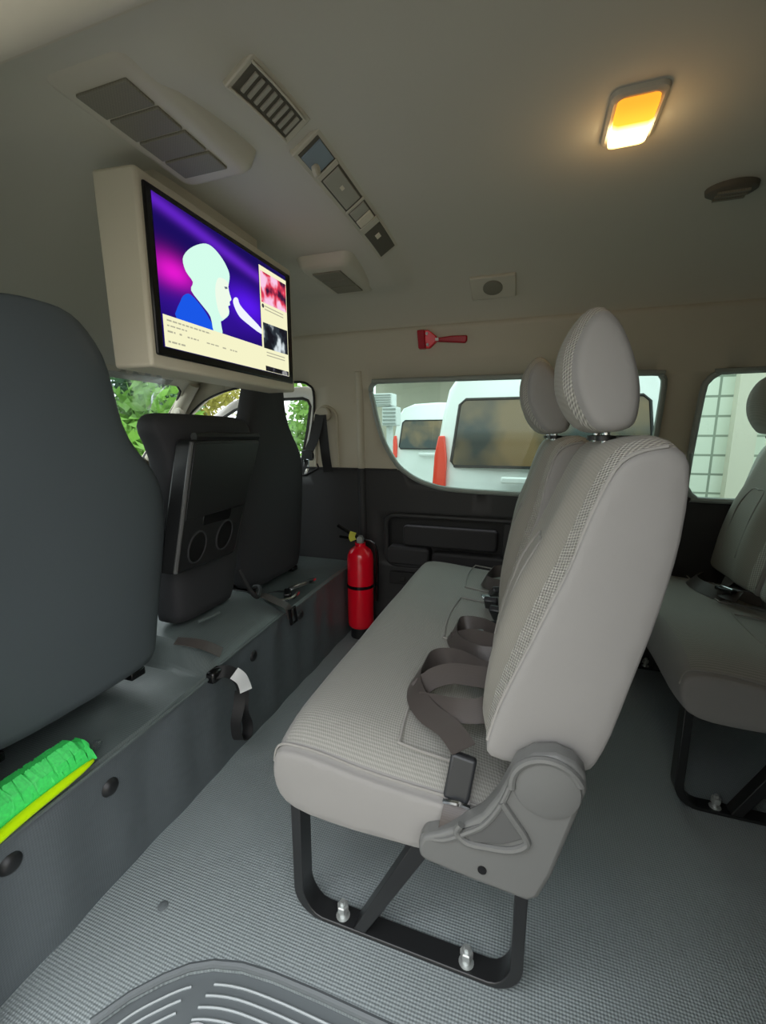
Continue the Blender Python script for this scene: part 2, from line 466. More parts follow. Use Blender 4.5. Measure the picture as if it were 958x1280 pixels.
# side windows: glass, seal
def side_window(n, poly, sgn, gl, rim=.011, rimmat='seal'):
    vs, fs = cdt_sheet(poly, [], [(poly[0][0] + .1 * i, .8 + .1 * k) for i in range(-12, 13) for k in range(5)] if False else [])
    mb = MB(); mb.add([(v.x, YC + sgn * (ywall(v.y) + .012), v.y) for v in vs], fs)
    g = struct(mb.build('window_%d' % n, gl))
    p3 = catmull([(p[0], YC + sgn * (ywall(p[1]) - .002), p[1]) for p in poly], 3, True)
    r = MB().tube(p3, rim, 8, closed=True).build('window_seal', M[rimmat], g)
    p4 = catmull([(p[0], YC + sgn * (ywall(p[1]) + .012), p[1]) for p in poly], 3, True)
    MB().tube(p4, .0075, 6, closed=True).build('window_gasket', M['gasket'], g)
    return g
side_window(1, WIN1, 1, M['glass_win'], .012)
side_window(2, WIN2, 1, M['glass_win'], .012)
side_window(4, PASSW, -1, M['glass_wind'], .008, 'gasket')
struct(MB().tube(catmull([(p[0], YC + ywall(p[1]) - .002, p[1]) for p in DOORW], 3, True), .006, 6, closed=True).build('trim_5', M['gasket']))

# driver's door standing a little open beyond its opening
door = thing('door_1', 'white framed driver door with window, beyond the far front seat', 'door', (-1.95, 2.1, .2)); door['kind'] = 'structure'
del door['category']; 
def dY(x): return 2.06 + .10 * (x + 1.08) / -.85
outer = [(-2.0, .82), (-1.86, 1.03), (-1.75, 1.125), (-1.62, 1.19), (-1.48, 1.228), (-1.30, 1.25), (-1.10, 1.25), (-1.065, 1.235), (-1.05, 1.20), (-1.075, 1.05), (-1.13, .82)]
cx, cz = -1.42, .95
inner = [(cx + (x - cx) * .90, cz + (z - cz) * .80) for x, z in outer]
vs, fs = cdt_sheet(outer, [inner], [])
mb = MB(); mb.add([(v.x, dY(v.x), v.y) for v in vs], fs); mb.build('window_frame', M['vanwhite'], door, thick=.03, bevel=.006)
mb = MB(); mb.tube([(x, dY(x) - .016, z) for x, z in inner], .008, 6, closed=True); mb.build('gasket', M['gasket'], door)
vs, fs = cdt_sheet(inner, [], []); mb = MB(); mb.add([(v.x, dY(v.x) + .004, v.y) for v in vs], fs); mb.build('pane', M['glass_wind'], door)
mb = MB(); mb.prism([(-2.0, -.1), (-1.13, -.1), (-1.13, .82), (-2.0, .82)], 'y', 2.08, 2.15); mb.build('door_skin', M['vanwhite'], door, bevel=.01)

# B-pillar trim: rounded edge, slot for the belt
yw = lambda z: YC + ywall(z)
struct(MB().tube(catmull([(-.79, yw(z) + .004, z) for z in (.02, .3, .6, .838)], 3), .022, 10).build('trim_1', M['darkpanel']))
struct(MB().tube(catmull([(-.79, yw(z) + .006, z) for z in (.842, 1.0, 1.2, 1.30)], 3), .020, 10).build('trim_2', M['beige']))
slot = [(-1.04, .845), (-1.035, 1.0), (-1.03, 1.10), (-1.0, 1.135), (-.965, 1.14), (-.93, 1.12), (-.915, 1.08), (-.915, .98), (-.915, .845)]
struct(MB().tube(catmull([(p[0], yw(p[1]) - .001, p[1]) for p in slot], 4), .009, 8).build('trim_3', M['beige']))
# dark panel ledge line
struct(MB().tube([(x, yw(.838) - .001, .838) for x in (-1.1, -.9, -.605)], .005, 6).build('trim_4', M['darkpanel']))

# soft header roll over the door opening
struct(MB().tube([(-.95, .362, 1.458), (-.4, .362, 1.458), (.1, .362, 1.458), (.6, .362, 1.458)], .058, 20).build('trim_8', M['beige']))
struct(MB().tube([(p[0], p[1] + .004, -.005) for p in STEP[1:-1]], .007, 8).build('trim_9', M['step']))
fp = thing('floor_plug', 'small round plug set in the floor beside the platform', 'plug', (-.697, .577, 0))
MB().lathe([(.001, .0), (.011, .0), (.011, .002), (.007, .004), (.001, .004)], (-.697, .577, 0), n=16).build('cap', M['step'], fp)
# armrest side panel
pn = thing('side_trim_panel', 'dark recessed armrest panel under the long far window', 'panel', (-.2, 2.02, .36))
vs, fs = cdt_sheet(rrect(-.68, .345, .315, .63, .06), [], [])
mb = MB(); mb.prism(rrect(-.68, .345, .315, .63, .06), 'y', 2.075, 2.085); mb.build('recess_back', M['darkrecess'], pn)
mb = MB(); mb.tube([(p[0], yw(p[1]) - .003, p[1]) for p in RECESS], .012, 8, closed=True); mb.build('recess_rim', M['darkpanel'], pn)
mb = MB(); mb.prism(rrect(-.585, .455, -.125, .56, .02), 'y', 2.035, 2.075); mb.build('armrest_pad', M['pad'], pn, bevel=.01, seg=3)
mb = MB(); mb.prism(rrect(-.10, .44, -.035, .61, .015), 'y', 2.015, 2.075); mb.build('grab_handle', M['darkpanel'], pn, bevel=.008, seg=3)
mb = MB(); mb.prism(rrect(-.66, .365, -.44, .455, .025), 'y', 1.995, 2.075); mb.build('map_pocket', M['pad'], pn, bevel=.012, seg=3)
mb = MB(); mb.prism(rrect(-.43, .365, .28, .44, .02), 'y', 2.0, 2.075); mb.build('arm_ledge', M['pad'], pn, bevel=.012, seg=3)
mb = MB(); mb.prism(rrect(-.645, .26, -.50, .325, .01), 'y', 2.005, 2.035); mb.box((-.575, 2.002, .292), (.03, .01, .03)); mb.build('ashtray', M['darkrecess'], pn, bevel=.004)

# B-pillar seat belt
sb = thing('seat_belt', 'black shoulder belt hanging from the beige pillar behind the far front seat', 'seat belt', (-.97, 1.97, .84))
MB().lathe([(.001, 1.955), (.03, 1.955), (.036, 1.962), (.036, 1.985)], (-.975, 0, 1.105), 'y').build('anchor_cap', M['beige_plastic'], sb)
MB().strip([(-.975, 1.945, 1.10), (-.97, 1.95, 1.0), (-.965, 1.96, .90), (-.96, 1.975, .82)], [X, X, X, X], .05).build('webbing', M['web_b'], sb)
MB().strip([(-.985, 1.945, 1.10), (-1.01, 1.94, 1.0), (-1.045, 1.93, .92), (-1.08, 1.90, .82)], [(1, 0, .2)] * 4, .05).build('webbing', M['web_b'], sb)
mb = MB(); mb.box((-1.045, 1.918, .905), (.06, .012, .05)); mb.build('tongue', M['buckle'], sb, bevel=.004)
mb = MB(); mb.tube([(-1.06, 1.912, .885), (-1.06, 1.912, .85), (-1.035, 1.912, .85), (-1.035, 1.912, .885)], .004, 6, closed=True); mb.build('tongue_plate', M['chrome'], sb)

# ------------------------------------------------------------------ things on the roof
def rotY(a): return Matrix.Rotation(a, 3, 'Y')
def grille(name, label, x0, x1, y0, y1, zt, zb, nseg, grp=None):
    g = thing(name, label, 'air conditioner', ((x0 + x1) / 2, (y0 + y1) / 2, zt), grp)
    mb = MB(); m = .022
    rings = []
    for (e, z) in ((m * 1.5, zt), (m * 1.0, zb + .012), (m * .6, zb + .002), (.004, zb)):
        rings.append([(p[0], p[1], z) for p in rrect(x0 - e, y0 - e, x1 + e * 1.5, y1 + e, .015 + e * .6)])
    rings.append([(p[0], p[1], zb) for p in rrect(x0 + .012, y0 + .012, x1 - .012, y1 - .012, .02)])
    mb.loft(rings, caps=(True, True)); mb.build('housing', M['beige_plastic'], g)
    ya, yb = y0 + .02, y1 - .02
    for k in range(nseg):
        a = ya + (yb - ya) * k / nseg + .003; b = ya + (yb - ya) * (k + 1) / nseg - .003
        mb = MB(); mb.box(((x0 + x1) / 2, (a + b) / 2, zb - .002), (x1 - x0 - .022, b - a, .006)); mb.build('mesh_panel', M['grille_dark'], g, bevel=.002)
    return g
grille('intake_grille', 'large beige overhead intake grille with four mesh panels above the screen', -.765, -.632, .60, .892, 1.62, 1.562, 4)
grille('intake_grille', 'small beige overhead intake grille at the far end of the roof', -.775, -.645, 1.455, 1.715, 1.60, 1.562, 3)

# air vent with slats, on the sloping edge of the duct
def on_slope(y, u, h=0):   # u across the slope (0..1 from rear/top to front/low), h lift off it
    x = -.462 - .052 * u
    nx, nz = .5, -.866
    d = y - YC
    return (x + nx * h, y, zceil(-.462, d) - .002 + (-.032) * u + nz * h)
def slope_panel(y0, y1, u0, u1, h0, h1):
    mb = MB(); n = max(1, int((y1 - y0) / .03)); rings = []
    for i in range(n + 1):
        y = y0 + (y1 - y0) * i / n
        rings.append([on_slope(y, u0, h0), on_slope(y, u1, h0), on_slope(y, u1, h1), on_slope(y, u0, h1)])
    mb.loft(rings); return mb
av = thing('air_vent', 'slatted beige air vent on the roof beside the large intake grille', 'air vent', on_slope(.79, .5))
slope_panel(.698, .895, -.10, 1.02, -.01, .004).build('bezel', M['beige_plastic'], av, bevel=.003)
slope_panel(.708, .876, .08, .90, .003, .0055).build('vent_back', M['vent_dark'], av)
for k in range(8):
    yy = .722 + k * .0195
    slope_panel(yy, yy + .009, .18, .80, .005, .009).build('slat', M['ctl'], av, bevel=.001)
slope_panel(.704, .880, .02, .09, .004, .010).build('rim', M['beige_plastic'], av, bevel=.001)
slope_panel(.704, .880, .89, .96, .004, .010).build('rim', M['beige_plastic'], av, bevel=.001)
cp = thing('control_panel', 'long overhead control panel with small display and switches on the roof', 'control panel', on_slope(1.2, .5))
slope_panel(.925, 1.50, -.15, 1.15, -.01, .004).build('bezel', M['beige_plastic'], cp, bevel=.003)
slope_panel(.935, 1.485, .04, .96, .003, .0052).build('gap', M['vent_dark'], cp)  # dark strip painted as the shade between the switches
slope_panel(.945, 1.015, .06, .94, .004, .008).build('display', M['ctl_blue'], cp, bevel=.001)
p_ = on_slope(.995, .78, .012); MB().lathe([(.001, -.006), (.013, -.006), (.013, .002), (.009, .006), (.001, .006)], p_, 'x', 14).build('knob', M['beige_plastic'], cp)
slope_panel(1.022, 1.038, .0, 1.0, .004, .009).build('divider', M['beige_plastic'], cp, bevel=.002)
slope_panel(1.192, 1.202, .0, 1.0, .004, .009).build('divider', M['beige_plastic'], cp, bevel=.002)
slope_panel(1.296, 1.326, .0, 1.0, .004, .009).build('divider', M['beige_plastic'], cp, bevel=.002)
slope_panel(1.045, 1.185, .12, .90, .004, .008).build('cover_panel', M['ctl'], cp, bevel=.002)
slope_panel(1.10, 1.115, .4, .55, .006, .009).build('button', M['tvshell'], cp)
slope_panel(1.208, 1.250, .1, .9, .004, .008).build('switch', M['ctl'], cp, bevel=.002)
slope_panel(1.255, 1.29, .1, .9, .004, .010).build('button', M['tvshell'], cp, bevel=.002)
slope_panel(1.335, 1.47, .05, .95, .003, .006).build('switch_pocket', M['vent_dark'], cp, bevel=.001)
slope_panel(1.37, 1.39, .35, .6, .006, .009).build('button', M['tvshell'], cp)

# roof speaker on the far shoulder
sp = thing('roof_speaker', 'square beige speaker cover above the red hammer', 'speaker', (-.165, 1.81, 1.57))
def shoulder(x, t, h):      # t along the cross section around the shoulder, h off the surface
    d0, d1 = .665, .575
    d = d0 + (d1 - d0) * t
    z = zceil(x, d); a = V((d1 - d0, zceil(x, d1) - zceil(x, d0))).normalized()
    return (x, YC + d - a.y * h * 1.0, z + a.x * h)
def sh_panel(x0, x1, t0, t1, h0, h1):
    mb = MB()
    mb.loft([[shoulder(x0, t0, h0), shoulder(x1, t0, h0), shoulder(x1, t1, h0), shoulder(x0, t1, h0)],
             [shoulder(x0, t0, h1), shoulder(x1, t0, h1), shoulder(x1, t1, h1), shoulder(x0, t1, h1)]]); return mb
sh_panel(-.25, -.085, -.05, 1.05, -.012, .010).build('cover', M['beige_plastic'], sp, bevel=.004)
mb = MB(); c0 = V(shoulder(-.168, .5, .0105)); e1 = V((1, 0, 0)); e2 = (V(shoulder(-.168, .9, .0)) - V(shoulder(-.168, .1, .0))).normalized(); e3 = (V(shoulder(-.168, .5, .012)) - V(shoulder(-.168, .5, .0))).normalized()
rings = []
for r, h in ((.036, 0), (.036, .004), (.032, .006), (.001, .004)):
    rings.append([c0 + (e1 * cos(2 * pi * k / 24) + e2 * sin(2 * pi * k / 24)) * r + e3 * h for k in range(24)])
mb.loft(rings); mb.build('speaker_mesh', M['grille_dark'], sp)

# red emergency hammer
hm = thing('emergency_hammer', 'red emergency hammer in its holder on the beige wall over the long window', 'hammer', (-.385, 1.93, 1.40))
def wy(z, h): return YC + ywall(z) - h
def wallprism(poly, h0, h1):
    mb = MB(); mb.loft([[(p[0], wy(p[1], h0), p[1]) for p in poly], [(p[0], wy(p[1], h1), p[1]) for p in poly]]); return mb
wallprism([(-.487, 1.373), (-.455, 1.373), (-.455, 1.443), (-.487, 1.443)], -.002, .03).build('head', M['redplastic'], hm, bevel=.004)
wallprism([(-.457, 1.374), (-.438, 1.374), (-.418, 1.39), (-.405, 1.40), (-.405, 1.416), (-.418, 1.426), (-.438, 1.442), (-.457, 1.442)], -.002, .022).build('bracket', M['red'], hm, bevel=.004)
wallprism([(-.41, 1.398), (-.285, 1.385), (-.279, 1.393), (-.277, 1.414), (-.34, 1.416), (-.41, 1.412)], .004, .02).build('handle', M['redplastic'], hm, bevel=.005)
wallprism([(-.412, 1.40), (-.398, 1.40), (-.398, 1.411), (-.412, 1.411)], .018, .024).build('seal', M['white_label'], hm, bevel=.001)
for z in (1.387, 1.428): MB().lathe([(.001, -.004), (.006, -.004), (.006, .002), (.001, .002)], (-.446, wy(z, .024), z), 'y', 10).build('screw', M['zinc'], hm)

# dome lamp, lit
dl = thing('dome_lamp', 'lit amber dome lamp on the roof', 'lamp', (.157, 1.10, 1.635))
rings = []
for e, z in ((.012, 1.637), (.010, 1.627), (.004, 1.623), (0, 1.624)):
    rings.append([(p[0], p[1], z) for p in rrect(.118 - e, 1.028 - e, .196 + e, 1.172 + e, .02)])
MB().loft(rings, caps=(True, True)).build('lamp_base', M['beige_plastic'], dl)
def lampmat():
    t = NT('lit_lens'); e = t.n('Emission'); co = t.n('TexCoord').outputs['Object']
    s = t.n('SeparateXYZ'); t.l(co, s.inputs[0])
    r = t.n('ValToRGB'); cr = r.color_ramp
    mp = t.n('MapRange'); t.l(s.outputs[1], mp.inputs[0]); mp.inputs[1].default_value = 1.03; mp.inputs[2].default_value = 1.17
    t.l(mp.outputs[0], r.inputs[0])
    cr.elements[0].position = 0; cr.elements[0].color = (.40, .13, .01, 1)
    cr.elements[1].position = 1; cr.elements[1].color = (.9, .40, .05, 1)
    for p, c in ((.40, (.55, .20, .015, 1)), (.52, (1, .70, .25, 1)), (.60, (2.6, 2.2, 1.4, 1)), (.78, (2.6, 2.2, 1.4, 1)), (.90, (1, .72, .28, 1))):
        el = cr.elements.new(p); el.color = c
    t.l(r.outputs[0], e.inputs[0]); e.inputs[1].default_value = 1.2
    t.l(e.outputs[0], t.out.inputs[0]); return t.mat
rings = []
for e, z in ((0, 1.626), (-.001, 1.615), (-.010, 1.611)):
    rings.append([(p[0], p[1], z) for p in rrect(.120 - e, 1.030 - e, .194 + e, 1.170 + e, .012)])
MB().loft(rings).build('lens', lampmat(), dl)['label'] = 'glowing amber lens'
ld = bpy.data.lights.new('dome_bulb', 'POINT'); ld.energy = .10; ld.color = (1, .62, .28); ld.shadow_soft_size = .035
lo = bpy.data.objects.new('dome_bulb', ld); COL.objects.link(lo); lo.location = (.157, 1.12, 1.55); lo.parent = dl; lo.matrix_parent_inverse = Matrix.Translation(-V(dl.location))

rv = thing('roof_vent', 'dark oval vent on the roof behind the lit lamp', 'air vent', (.45, 1.46, 1.63))
rings = []
for e, z in ((1.15, 1.632), (1.1, 1.618), (.9, 1.612)):
    rings.append([(.452 + .052 * e * cos(t), 1.458 + .034 * e * sin(t), z) for t in [2 * pi * k / 24 for k in range(24)]])
MB().loft(rings).build('bezel', M['vent_dark'], rv)
for k in range(3):
    mb = MB(); mb.box((.452, 1.44 + .018 * k, 1.610), (.07, .008, .006)); mb.build('slat', M['grille_dark'], rv)

# ------------------------------------------------------------------ television
tv = thing('television', 'television in a beige housing hanging from the roof, a singer on its screen', 'television', (-.85, 1.075, 1.60))
TX = -.795
mb = MB()
hp = [(-.795, 1.150), (-.905, 1.150), (-.915, 1.556), (-.80, 1.548), (-.795, 1.540)]
mb.loft([[(p[0], .772, p[1]) for p in hp], [(p[0], 1.385, p[1]) for p in hp]])
mb.build('housing', M['tvshell'], tv, bevel=.008, seg=3)
mb = MB(); mb.box((-.875, 1.08, 1.585), (.05, .40, .09)); mb.build('mount', M['tvshell'], tv, bevel=.004)
mb = MB(); mb.prism([(.786, 1.177), (1.368, 1.177), (1.368, 1.524), (.786, 1.524)], 'x', TX - .004, TX + .006)
mb.build('bezel', M['black_gloss'], tv, bevel=.004)
def poly_x(name, poly, k, m, par, smooth_n=0):
    pts = [(0, p[0], p[1]) for p in poly]
    if smooth_n: pts = catmull(pts, smooth_n, True)
    p2 = [(p[1], p[2]) for p in pts]
    vs, fs = cdt_sheet(p2, [], [])
    mb = MB(); mb.add([(TX + .0065 + .0004 * k, v.x, v.y) for v in vs], fs)
    return mb.build(name, m, par, smooth=False)
def videomat():
    t = NT('screen_video'); e = t.n('Emission'); co = t.n('TexCoord').outputs['Object']
    s = t.n('SeparateXYZ'); t.l(co, s.inputs[0])
    def blob(cy, cz, ry, rz):
        a = t.math('DIVIDE', t.math('SUBTRACT', s.outputs[1], cy), ry); b = t.math('DIVIDE', t.math('SUBTRACT', s.outputs[2], cz), rz)
        d = t.math('ADD', t.math('MULTIPLY', a, a), t.math('MULTIPLY', b, b))
        return t.math('EXPONENT', t.math('MULTIPLY', d, -1.0))
    c = (.010, .004, .10, 1)
    c = t.mixc(blob(1.12, 1.36, .11, .05), c, (.10, .01, .85, 1))
    c = t.mixc(blob(.85, 1.36, .065, .035), c, (.85, .01, .65, 1))
    # violet beam running diagonally across the top
    v = t.math('ADD', s.outputs[2], t.math('MULTIPLY', s.outputs[1], .10))
    dd = t.math('DIVIDE', t.math('SUBTRACT', v, 1.577), .016)
    beam = t.math('MULTIPLY', t.math('EXPONENT', t.math('MULTIPLY', t.math('MULTIPLY', dd, dd), -1.0)), .75)
    c = t.mixc(beam, c, (.14, .02, .62, 1))
    c = t.mixc(blob(.95, 1.30, .20, .05), c, (.03, .006, .28, 1))
    t.l(c, e.inputs[0]); e.inputs[1].default_value = TVS
    t.l(e.outputs[0], t.out.inputs[0]); return t.mat
TVS = .325
def thumb(name, c1, c2, c3, sc):
    t = NT(name); e = t.n('Emission'); co = t.n('TexCoord').outputs['Object']
    nz = t.n('TexNoise'); nz.inputs['Scale'].default_value = sc; nz.inputs['Detail'].default_value = 2; t.l(co, nz.inputs['Vector'])
    r = t.n('ValToRGB'); t.l(nz.outputs['Fac'], r.inputs[0]); r.color_ramp.elements[0].position = .38; r.color_ramp.elements[0].color = c1
    r.color_ramp.elements[1].position = .62; r.color_ramp.elements[1].color = c3
    el = r.color_ramp.elements.new(.5); el.color = c2
    t.l(r.outputs[0], e.inputs[0]); e.inputs[1].default_value = TVS; t.l(e.outputs[0], t.out.inputs[0]); return t.mat
E_ = lambda n, c: emis(n, c, TVS)
scr = poly_x('screen', [(.803, 1.196), (1.335, 1.196), (1.335, 1.510), (.803, 1.510)], 0, E_('screen_dark', (.012, .006, .09, 1)), tv)
poly_x('video_picture', [(.803, 1.196), (1.184, 1.196), (1.184, 1.510), (.803, 1.510)], 1, videomat(), scr)
poly_x('jacket_picture', [(.849, 1.262), (.863, 1.307), (.879, 1.326), (.899, 1.331), (.932, 1.314), (.958, 1.291), (.972, 1.262)], 2, E_('screen_blue', (.01, .09, .75, 1)), scr, 3)
poly_x('headscarf_picture', [(.88, 1.403), (.898, 1.428), (.929, 1.451), (.963, 1.467), (.992, 1.467), (1.023, 1.453), (1.043, 1.434), (1.048, 1.419), (1.043, 1.40), (1.040, 1.391), (1.044, 1.375), (1.050, 1.362), (1.042, 1.354), (1.043, 1.346), (1.035, 1.341), (1.038, 1.330), (1.033, 1.317), (1.009, 1.299), (1.001, 1.293), (1.004, 1.262), (.972, 1.262), (.962, 1.297), (.933, 1.318), (.9, 1.341), (.908, 1.362), (.887, 1.379)], 3, E_('screen_mint', (.62, .92, .78, 1)), scr, 3)
poly_x('face_picture', [(1.0, 1.40), (1.028, 1.405), (1.041, 1.398), (1.039, 1.388), (1.043, 1.373), (1.048, 1.361), (1.040, 1.353), (1.041, 1.346), (1.033, 1.341), (1.036, 1.330), (1.030, 1.318), (1.009, 1.303), (.991, 1.325), (.986, 1.367)], 4, E_('screen_pale', (.80, .90, .76, 1)), scr, 3)
poly_x('eye_picture', [(1.022, 1.386), (1.034, 1.389), (1.036, 1.385), (1.026, 1.381)], 5, E_('screen_grey', (.12, .15, .2, 1)), scr)
poly_x('mic_picture', [(1.057, 1.355), (1.063, 1.37), (1.078, 1.373), (1.087, 1.358), (1.125, 1.341), (1.183, 1.318), (1.183, 1.302), (1.107, 1.318), (1.076, 1.330)], 3, E_('screen_micw', (.82, .86, 1, 1)), scr, 3)
cream = E_('screen_cream', (.86, .84, .55, 1))
poly_x('title_strip', [(.805, 1.197), (1.190, 1.197), (1.190, 1.2655), (.805, 1.2655)], 6, cream, scr)
poly_x('sidebar', [(1.184, 1.197), (1.334, 1.197), (1.334, 1.496), (1.184, 1.496)], 6, cream, scr)
grey = E_('screen_text', (.42, .41, .30, 1))
for i, (a, b, z, h) in enumerate([(.815, .955, 1.2535, .0035), (.815, .875, 1.2425, .003), (.815, .838, 1.2295, .004), (.85, .858, 1.2295, .004), (.875, .912, 1.2285, .0035), (.94, .985, 1.2285, .003), (1.0, 1.015, 1.2275, .0035), (1.03, 1.06, 1.2275, .0035), (.815, .868, 1.2075, .004)]):
    n = max(2, int((b - a) / .012)); rnd = random.Random(i)
    mb = MB(); y = a
    while y < b:
        w = min(rnd.uniform(.005, .016), b - y)
        x = TX + .0065 + .0004 * 7
        mb.add([(x, y, z), (x, y + w, z), (x, y + w, z + h), (x, y, z + h)], [(0, 1, 2, 3)]); y += w + .003
    mb.build('text_line', grey, scr, smooth=False)
poly_x('thumbnail', [(1.189, 1.395), (1.331, 1.398), (1.331, 1.484), (1.189, 1.482)], 7, thumb('screen_thumb_red', (.05, .01, .04, 1), (.75, .05, .10, 1), (.9, .55, .75, 1), 22), scr)
poly_x('thumbnail', [(1.192, 1.264), (1.331, 1.266), (1.331, 1.342), (1.192, 1.338)], 7, thumb('screen_thumb_dark', (.01, .01, .015, 1), (.03, .04, .05, 1), (.65, .72, .75, 1), 20), scr)
poly_x('thumbnail', [(1.197, 1.198), (1.331, 1.198), (1.331, 1.212), (1.197, 1.213)], 7, thumb('screen_thumb_low', (.01, .01, .01, 1), (.02, .02, .03, 1), (.3, .3, .3, 1), 30), scr)
for z in (1.385, 1.376, 1.252, 1.243):
    mb = MB(); x = TX + .0065 + .0004 * 7; mb.add([(x, 1.205, z), (x, 1.31, z), (x, 1.31, z + .003), (x, 1.205, z + .003)], [(0, 1, 2, 3)]); mb.build('text_line', grey, scr, smooth=False)
MB().lathe([(.001, 0), (.006, 0), (.006, .0004)], (TX + .0065 + .0028, 1.196, 1.385), 'x', 12).build('channel_icon', E_('screen_icon', (.05, .05, .06, 1)), scr)

# ------------------------------------------------------------------ front seats
def superring(cx, cy, z, hx, hy, n=28, p=3.2):
    out = []
    for k in range(n):
        t = 2 * pi * k / n; c, s = cos(t), sin(t)
        out.append((cx + hx * math.copysign(abs(c) ** (2 / p), c), cy + hy * math.copysign(abs(s) ** (2 / p), s), z))
    return out
def front_seat(name, label, cx, cy, secs, m, lean=.0, cush=True):
    s = thing(name, label, 'seat', (cx, cy, .33), 'front row seats')
    z0 = secs[0][0]
    mb = MB()
    rings = []
    for z, hy, hx, dy in secs:
        back = cx + lean * (z - .33)      # rear face x
        rings.append(superring(back - hx, cy + dy, z, hx, hy))
    mb.loft(rings); mb.build('backrest', m, s, sub=1)
    for dyy in (-.17, .17):
        mb = MB(); mb.box((cx - .25, cy + dyy, .366), (.46, .045, .022)); mb.build('seat_rail', M['black_gloss'], s, bevel=.004)
    if cush:
        cr = []
        for z, g in ((.375, .93), (.39, 1), (.45, 1.0), (.49, .97), (.50, .85)):
            cr.append(superring(cx - .37, cy, z, .25 * g, .24 * g))
        MB().loft(cr).build('cushion', m, s, sub=1)
    return s
front_seat('front_seat', 'large dark grey covered front seat nearest the door, at the left edge', -.950, .636,
    [(.380, .20, .05, .015), (.392, .235, .065, .015), (.50, .248, .075, .015), (.66, .284, .08, .015), (.78, .296, .08, .015), (.86, .288, .078, .015), (.915, .260, .075, .012), (.96, .216, .07, .005), (1.02, .190, .066, -.012), (1.12, .178, .062, -.02), (1.18, .165, .058, -.026), (1.225, .130, .05, -.032), (1.248, .08, .035, -.02), (1.254, .03, .02, -.02)], M['frontseat'], .06)
ds = front_seat('front_seat', 'black high backed driver seat at the far wall, beyond the folding middle seat', -1.03, 1.605,
    [(.375, .20, .05, 0), (.40, .225, .06, 0), (.52, .245, .07, 0), (.70, .255, .075, 0), (.84, .255, .075, 0), (.92, .235, .07, -.01), (.98, .19, .066, -.03), (1.04, .145, .06, -.05), (1.12, .115, .056, -.06), (1.20, .105, .05, -.065), (1.25, .085, .045, -.065), (1.275, .05, .03, -.065)], M['frontseat2'], .06)

# folding middle seat with a tray on its back
fs_ = thing('folding_seat', 'black folding middle seat with cup holder tray on its back', 'seat', (-1.0, 1.1, .40), 'front row seats')
rings = []
def ctr(z):     # rear face x and y range of the middle backrest at height z
    t = (z - .45) / .6
    return (-.985 + .045 * t, (.978 - .068 * smoothstep((z - .93) / .1)), 1.265 + .115 * t)
for z, e in ((.418, -.008), (.425, 0), (.60, .0), (.80, 0), (.95, 0), (1.01, -.004), (1.045, -.02), (1.062, -.05), (1.066, -.09)):
    x, a, b = ctr(z); rings.append(superring(x - .06 + min(0, e) * .3, (a + b) / 2, z, .06 + e * .35, (b - a) / 2 + e, p=4))
MB().loft(rings).build('backrest', M['frontseat2'], fs_, sub=1)
def tp(u, v, h):   # on the tray: u 0..1 across, v 0..1 up, h off the surface
    z = .615 + .375 * v
    y0 = .905 + (.978 - .905) * v; y1 = 1.165 + (1.300 - 1.165) * v
    return (-.965 + .045 * (z - .45) / .6 + .006 + h, y0 + (y1 - y0) * u, z)
def traypoly(poly, h0, h1, name, m, par, bev=.003):
    mb = MB(); mb.loft([[tp(u, v, h0) for u, v in poly], [tp(u, v, h1) for u, v in poly]])
    return mb.build(name, m, par, bevel=bev, seg=2)
tray = traypoly(rrect(.0, 0, 1, 1, .05), -.03, .030, 'tray', M['tray'], fs_, .008)
traypoly([(.03, .40), (.97, .42), (.98, .97), (.03, .97)], .029, .034, 'tray_face', M['tray'], tray, .004)
traypoly(rrect(.30, .33, .74, .42, .03), .029, .0315, 'catch_recess', M['black_gloss'], tray, .001)
def cup(u, v):
    pts = [(u + .13 * cos(t), v + .12 * sin(t)) for t in [2 * pi * k / 20 for k in range(20)]]
    c = traypoly(pts, .029, .0312, 'cup_recess', M['black_gloss'], tray, .0005)
    MB().tube([tp(p[0], p[1], .031) for p in pts], .003, 6, closed=True).build('cup_rim', M['pad'], tray)
cup(.27, .17); cup(.70, .20)
MB().tube([tp(-.0, v, .030) for v in (.02, .3, .6, .98)], .006, 8).build('tray_edge', M['shroud_d'], tray)
MB().tube([tp(u, 1.02, .02) for u in (.05, .3, .6, .98)], .012, 8).build('hinge_bar', M['tray'], fs_)
MB().tube(catmull([(-.925, 1.19, .55), (-.90, 1.205, .48), (-.885, 1.23, .44), (-.90, 1.27, .46), (-.94, 1.29, .45)], 4), .008, 6).build('release_strap', M['web_b'], fs_)

# ------------------------------------------------------------------ platform under the front seats
pf = thing('seat_platform', 'dark grey vinyl covered step platform carrying the front seats', 'platform', (-1.2, 1.16, 0))
def pz(y):   # height of the front lip
    return .305 + .05 * smoothstep((y - .35) / 1.5)
rings = []
ysamp = [.335 + .015 * i for i in range(113)]
PFX = -.838
for y in ysamp:
    z = pz(y)
    b = smoothstep((y - .905) / .05) * (1 - smoothstep((y - 1.315) / .04))       # raised middle
    w = .004 * sin(y * 17) + .003 * sin(y * 41 + 1)
    rings.append([(-1.75, y, 0), (PFX + w * .5, y, 0), (PFX + w, y, .05), (PFX + w * 1.4 - .004, y, .15), (PFX + w - .004, y, z - .05), (PFX - .002, y, z - .012 + .014 * b), (PFX - .012, y, z - .001 + .016 * b),
                  (PFX - .04, y, z + .030 * b), (PFX - .09, y, z + .056 * b), (PFX - .15, y, z + .076 * b), (PFX - .24, y, z + .078 * b), (-1.75, y, z + .07 * b)])
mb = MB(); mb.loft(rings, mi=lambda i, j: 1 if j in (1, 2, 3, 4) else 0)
mb.build('vinyl_cover', [M['vinyl'], M['vinyl_s']], pf)
